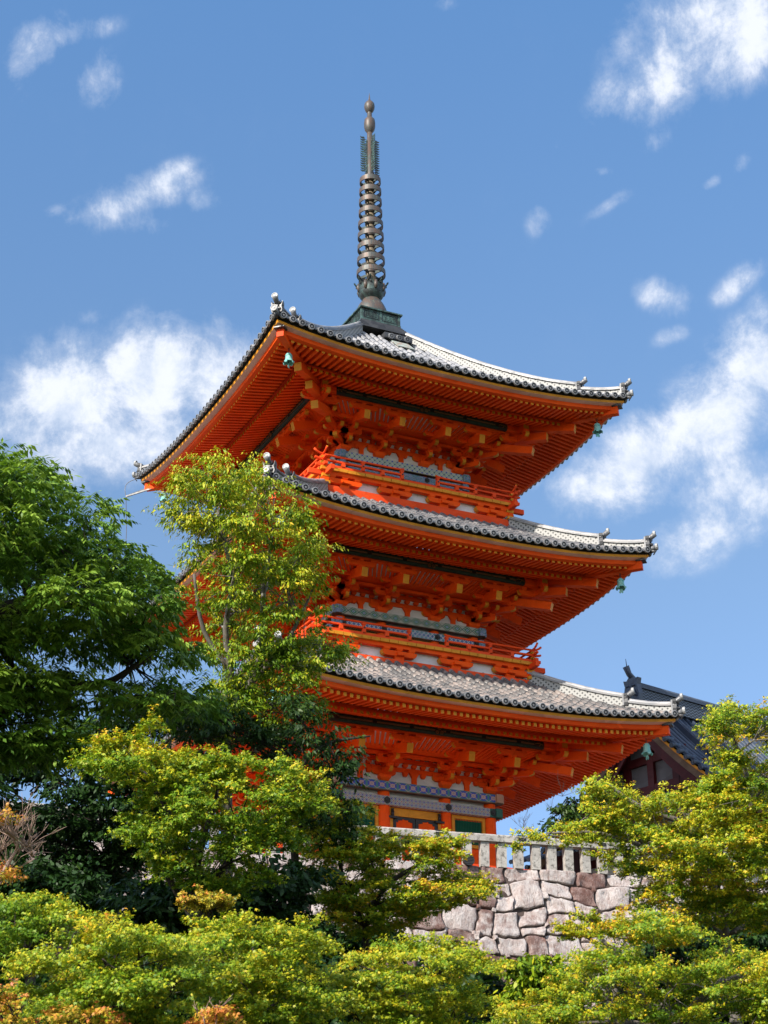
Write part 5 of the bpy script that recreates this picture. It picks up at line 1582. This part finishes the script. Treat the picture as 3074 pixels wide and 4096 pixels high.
# maples
MG = 'maples on the slope below the wall'
tree('maple_tree', 'broad yellow-green maple in the middle left, in front of the shaded evergreen', 'tree',
     [[(165, 1615), (210, 1600), (290, 1570), (315, 1545), (350, 1560), (370, 1620), (450, 1605), (540, 1620), (580, 1640), (640, 1645), (700, 1690), (690, 1760), (640, 1830), (600, 1920), (520, 1950), (400, 1920), (330, 1880), (275, 1810), (250, 1730), (190, 1680)]],
     29, 1.7, .36, 3.2, 240, .085, 'maple3', 'leaf_maple', 'bark_dark', 415, seed=15, inset=.35, limbs=16, r0=.11, group=MG, tint0=.32, tintv=.26, top=.42, rise=.12, twig=.008,
     stems=[[(430, 2060, .08), (418, 1915, .065), (400, 1830, .05), (370, 1770, .05), (330, 1680, .03)], [(418, 1915, .07), (440, 1810, .05), (470, 1720, .03)], [(430, 2000, .07), (362, 1890, .05), (345, 1800, .03)], [(430, 1960, .06), (500, 1850, .05), (580, 1760, .03), (640, 1700, .02)]])
# undergrowth filling dark gaps before the wall; deep shade put into its leaf colour
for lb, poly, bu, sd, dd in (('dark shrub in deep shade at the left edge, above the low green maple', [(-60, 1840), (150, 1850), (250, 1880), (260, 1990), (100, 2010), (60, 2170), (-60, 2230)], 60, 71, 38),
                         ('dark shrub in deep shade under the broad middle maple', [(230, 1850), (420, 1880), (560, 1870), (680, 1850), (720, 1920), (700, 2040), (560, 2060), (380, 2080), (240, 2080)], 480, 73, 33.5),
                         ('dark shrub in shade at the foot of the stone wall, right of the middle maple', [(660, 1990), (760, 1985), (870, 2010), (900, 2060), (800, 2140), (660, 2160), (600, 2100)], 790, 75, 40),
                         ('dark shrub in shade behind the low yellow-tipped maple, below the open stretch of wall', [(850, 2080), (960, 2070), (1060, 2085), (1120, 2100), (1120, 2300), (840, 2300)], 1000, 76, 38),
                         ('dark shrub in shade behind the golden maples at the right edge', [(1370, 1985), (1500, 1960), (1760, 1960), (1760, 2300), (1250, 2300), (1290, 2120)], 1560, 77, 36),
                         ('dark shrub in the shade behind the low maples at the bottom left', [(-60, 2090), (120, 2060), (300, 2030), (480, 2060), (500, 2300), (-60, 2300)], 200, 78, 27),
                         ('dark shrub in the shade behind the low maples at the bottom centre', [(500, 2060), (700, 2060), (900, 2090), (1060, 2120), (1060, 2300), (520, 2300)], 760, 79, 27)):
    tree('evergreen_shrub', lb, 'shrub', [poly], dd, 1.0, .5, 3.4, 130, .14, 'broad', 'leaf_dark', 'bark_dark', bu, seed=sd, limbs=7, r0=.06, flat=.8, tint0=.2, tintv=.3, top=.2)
tree('maple_tree', 'yellow-tipped maple overlapping the left part of the stone wall', 'tree',
     [[(640, 1760), (700, 1720), (790, 1725), (810, 1780), (870, 1805), (950, 1795), (1000, 1830), (985, 1880), (1065, 1925), (1050, 1950), (960, 1985), (900, 2000), (780, 2030), (700, 1990), (630, 1900)]],
     36, 1.4, .38, 3.4, 210, .095, 'maple3', 'leaf_maple', 'bark_dark', 800, seed=21, inset=.28, limbs=12, r0=.1, group=MG, tint0=.45, tintv=.34, top=.3, twig=.009,
     stems=[[(800, 2120, .07), (790, 2000, .06), (830, 1920, .06), (900, 1870, .035), (960, 1850, .015)], [(790, 2000, .06), (740, 1900, .05), (740, 1800, .025)]])
fr = [('low bright green maple at the bottom left, beside the twiggy orange shrub', [(-60, 1945), (80, 1930), (190, 1965), (190, 2000), (100, 2060), (-60, 2090)], 22, 60, .30, 31),
      ('rounded yellow-green maple low in front, left of centre', [(55, 2070), (150, 2020), (190, 1985), (290, 1970), (330, 1975), (400, 2010), (480, 2050), (490, 2110), (430, 2190), (300, 2270), (100, 2270), (60, 2170)], 19, 260, .36, 33),
      ('domed yellow-green maple at the bottom centre, under the dark gap', [(380, 2010), (470, 1975), (560, 1995), (640, 1980), (700, 2015), (700, 2100), (740, 2180), (700, 2270), (450, 2270), (420, 2130)], 20.5, 560, .37, 35),
      ('yellow-tipped maple low in front, just below the stone wall', [(690, 2090), (760, 2050), (850, 2035), (930, 1995), (1000, 2015), (1075, 2065), (1085, 2110), (1050, 2180), (1060, 2270), (720, 2270)], 22, 900, .42, 37)]
for lb, poly, dp, bu, t0, sd in fr:
    tree('maple_tree', lb, 'tree', [poly], dp, 1.0, .38, 3.1, 480, .066, 'maple5', 'leaf_maple', 'bark_dark', bu, seed=sd, sep=.85, inset=.42, limbs=9, r0=.08, group=MG, tint0=t0, tintv=.24, top=.36, rise=.06, twig=.006, flat=.5)
tree('maple_tree', 'tall golden-green maple filling the right edge in front of the hall', 'tree',
     [[(1225, 1760), (1250, 1690), (1310, 1655), (1350, 1690), (1420, 1705), (1500, 1670), (1550, 1615), (1515, 1550), (1550, 1512), (1600, 1515), (1760, 1490), (1760, 2060), (1640, 2030), (1540, 2000), (1500, 2040), (1440, 2060), (1390, 2010), (1360, 1960), (1380, 1900), (1310, 1880), (1260, 1850), (1170, 1825), (1085, 1855), (1075, 1840), (1130, 1805), (1200, 1785)]],
     30, 2.2, .36, 3.4, 270, .074, 'maple3', 'leaf_maple', 'bark_grey', 1590, seed=41, inset=.28, limbs=26, r0=.15, group=MG, tint0=.44, tintv=.3, top=.34, twig=.008,
     stems=[[(1585, 2150, .09), (1562, 1992, .075), (1535, 1900, .06), (1490, 1780, .045), (1440, 1720, .04)], [(1562, 1992, .06), (1610, 1850, .05), (1620, 1700, .035), (1570, 1570, .03)], [(1535, 1900, .06), (1420, 1840, .045), (1300, 1800, .03), (1180, 1800, .012)], [(1490, 1780, .05), (1380, 1740, .04), (1310, 1690, .02)]])
tree('maple_tree', 'golden maple at the bottom right corner, in front of the wall\'s foot', 'tree',
     [[(1060, 2290), (1070, 2150), (1130, 2170), (1190, 2100), (1270, 2020), (1330, 1955), (1400, 1950), (1480, 1970), (1520, 2050), (1600, 2040), (1760, 2050), (1760, 2290)]],
     24, 1.4, .38, 3.1, 400, .066, 'maple5', 'leaf_maple', 'bark_grey', 1450, seed=43, sep=.8, inset=.3, limbs=16, r0=.12, group=MG, tint0=.42, tintv=.3, top=.34, twig=.007,
     stems=[[(1450, 2260, .07), (1400, 2180, .055), (1350, 2080, .05), (1300, 2030, .02)], [(1450, 2240, .07), (1530, 2140, .05), (1620, 2100, .03)], [(1330, 2240, .05), (1310, 2130, .035), (1290, 2060, .02)]])
tree('maple_sapling', 'small orange-tipped maple spray crossing the middle of the stone wall', 'tree',
     [[(1195, 1985), (1250, 1968), (1315, 1985), (1305, 2025), (1240, 2040), (1210, 2030)]],
     33, .5, .26, 1.7, 170, .085, 'maple3', 'leaf_maple', 'bark_grey', 1300, seed=47, inset=.3, limbs=5, r0=.05, group=MG, tint0=.55, tintv=.3, top=.3,
     stems=[[(1330, 2160, .05), (1320, 2060, .04), (1290, 2020, .025), (1240, 2005, .012)]])
tree('maple_sapling', 'small orange maple spray glowing before the dark gap left of centre', 'tree',
     [[(385, 1925), (400, 1912), (450, 1922), (520, 1935), (510, 1965), (440, 1970), (395, 1955)]],
     25, .5, .2, 2.2, 150, .08, 'maple3', 'leaf_orange', 'bark_dark', 480, seed=51, limbs=4, r0=.03, tint0=.3, tintv=.4, top=.2, twig=.006)
def twigs(seed, spots, d, L, n):
    def f(mb):
        rng = random.Random(seed)
        for (u, v) in spots:
            a = px(u, v, d)
            for i in range(n):
                dv = np.array((rng.uniform(-.7, .7), rng.uniform(-.5, .5), rng.uniform(.1, 1))); dv = dv/np.linalg.norm(dv)
                l = L*rng.uniform(.5, 1.1); e = a+dv*l
                m = a+dv*l*.5+np.array((rng.uniform(-.1, .1), 0, rng.uniform(-.03, .08)))*l
                mb.tube([a, m, e], [.007, .005, .002], 'twig_pale', 4)
                for j in range(3):
                    s = a+(e-a)*rng.uniform(.4, .9); dd = dv+np.array((rng.uniform(-.6, .6), rng.uniform(-.6, .6), rng.uniform(-.2, .5)))
                    mb.tube([s, s+dd*l*.18, s+dd*l*.33], [.004, .003, .0015], 'twig_pale', 4)
    return f
tree('maple_shrub', 'half-bare pinkish-orange maple shrub with fine pale twigs at the left edge', 'shrub',
     [[(-60, 1735), (20, 1735), (50, 1760), (20, 1800), (-60, 1820)], [(-60, 1860), (10, 1850), (40, 1900), (10, 1930), (-60, 1930)]],
     24, .5, .24, 1.1, 80, .07, 'maple5', 'leaf_orange', 'twig_pale', -40, seed=55, limbs=5, r0=.05, tint0=.5, tintv=.6, top=.3,
     stems=[[(-30, 1990, .05), (0, 1900, .03), (40, 1830, .02)]], extra=twigs(3, [(20, 1880), (40, 1840), (60, 1830), (30, 1800), (0, 1840), (70, 1850)], 24, .55, 9))
tree('maple_shrub', 'orange-red maple shrub along the bottom edge at the left corner', 'shrub',
     [[(-60, 2140), (20, 2120), (60, 2180), (130, 2150), (220, 2165), (270, 2190), (260, 2290), (-60, 2290)]],
     18, .6, .22, 1.5, 110, .07, 'maple5', 'leaf_orange', 'bark_dark', 100, seed=57, limbs=6, r0=.05, tint0=.35, tintv=.6, top=.5, twig=.006)
tree('maple_shrub', 'small orange-red maple spray at the bottom edge left of centre', 'shrub',
     [[(385, 2180), (430, 2160), (500, 2150), (500, 2190), (470, 2290), (390, 2290)]],
     18, .35, .17, 1.6, 90, .07, 'maple5', 'leaf_orange', 'twig_pale', 440, seed=59, limbs=4, r0=.03, tint0=.55, tintv=.5, top=.1, twig=.006, extra=twigs(6, [(430, 2200), (470, 2190)], 18, .2, 4))
tree('shrub', 'dense bright green shrub climbing against the foot of the stone wall', 'shrub',
     [[(1095, 2070), (1130, 2050), (1200, 2070), (1260, 2080), (1270, 2150), (1190, 2210), (1100, 2180)]],
     33, .7, .34, 2.5, 120, .12, 'broad', 'leaf_cherry', 'bark_dark', 1180, seed=61, limbs=7, r0=.06, tint0=.32, tintv=.3, top=.2, droopy=1.2)
tree('broadleaf_tree', 'sparse dark green sapling behind the granite fence, against the sky by the hall', 'tree',
     [[(1170, 1790), (1215, 1730), (1240, 1700), (1270, 1720), (1250, 1800), (1190, 1820)]],
     53, .6, .4, 1.1, 80, .13, 'broad', 'leaf_dark', 'twig_pale', 1245, seed=63, limbs=7, r0=.05, tint0=.75, tintv=.4, top=.2, extra=twigs(9, [(1195, 1760), (1150, 1810), (1130, 1790), (1215, 1720)], 53, .6, 5))
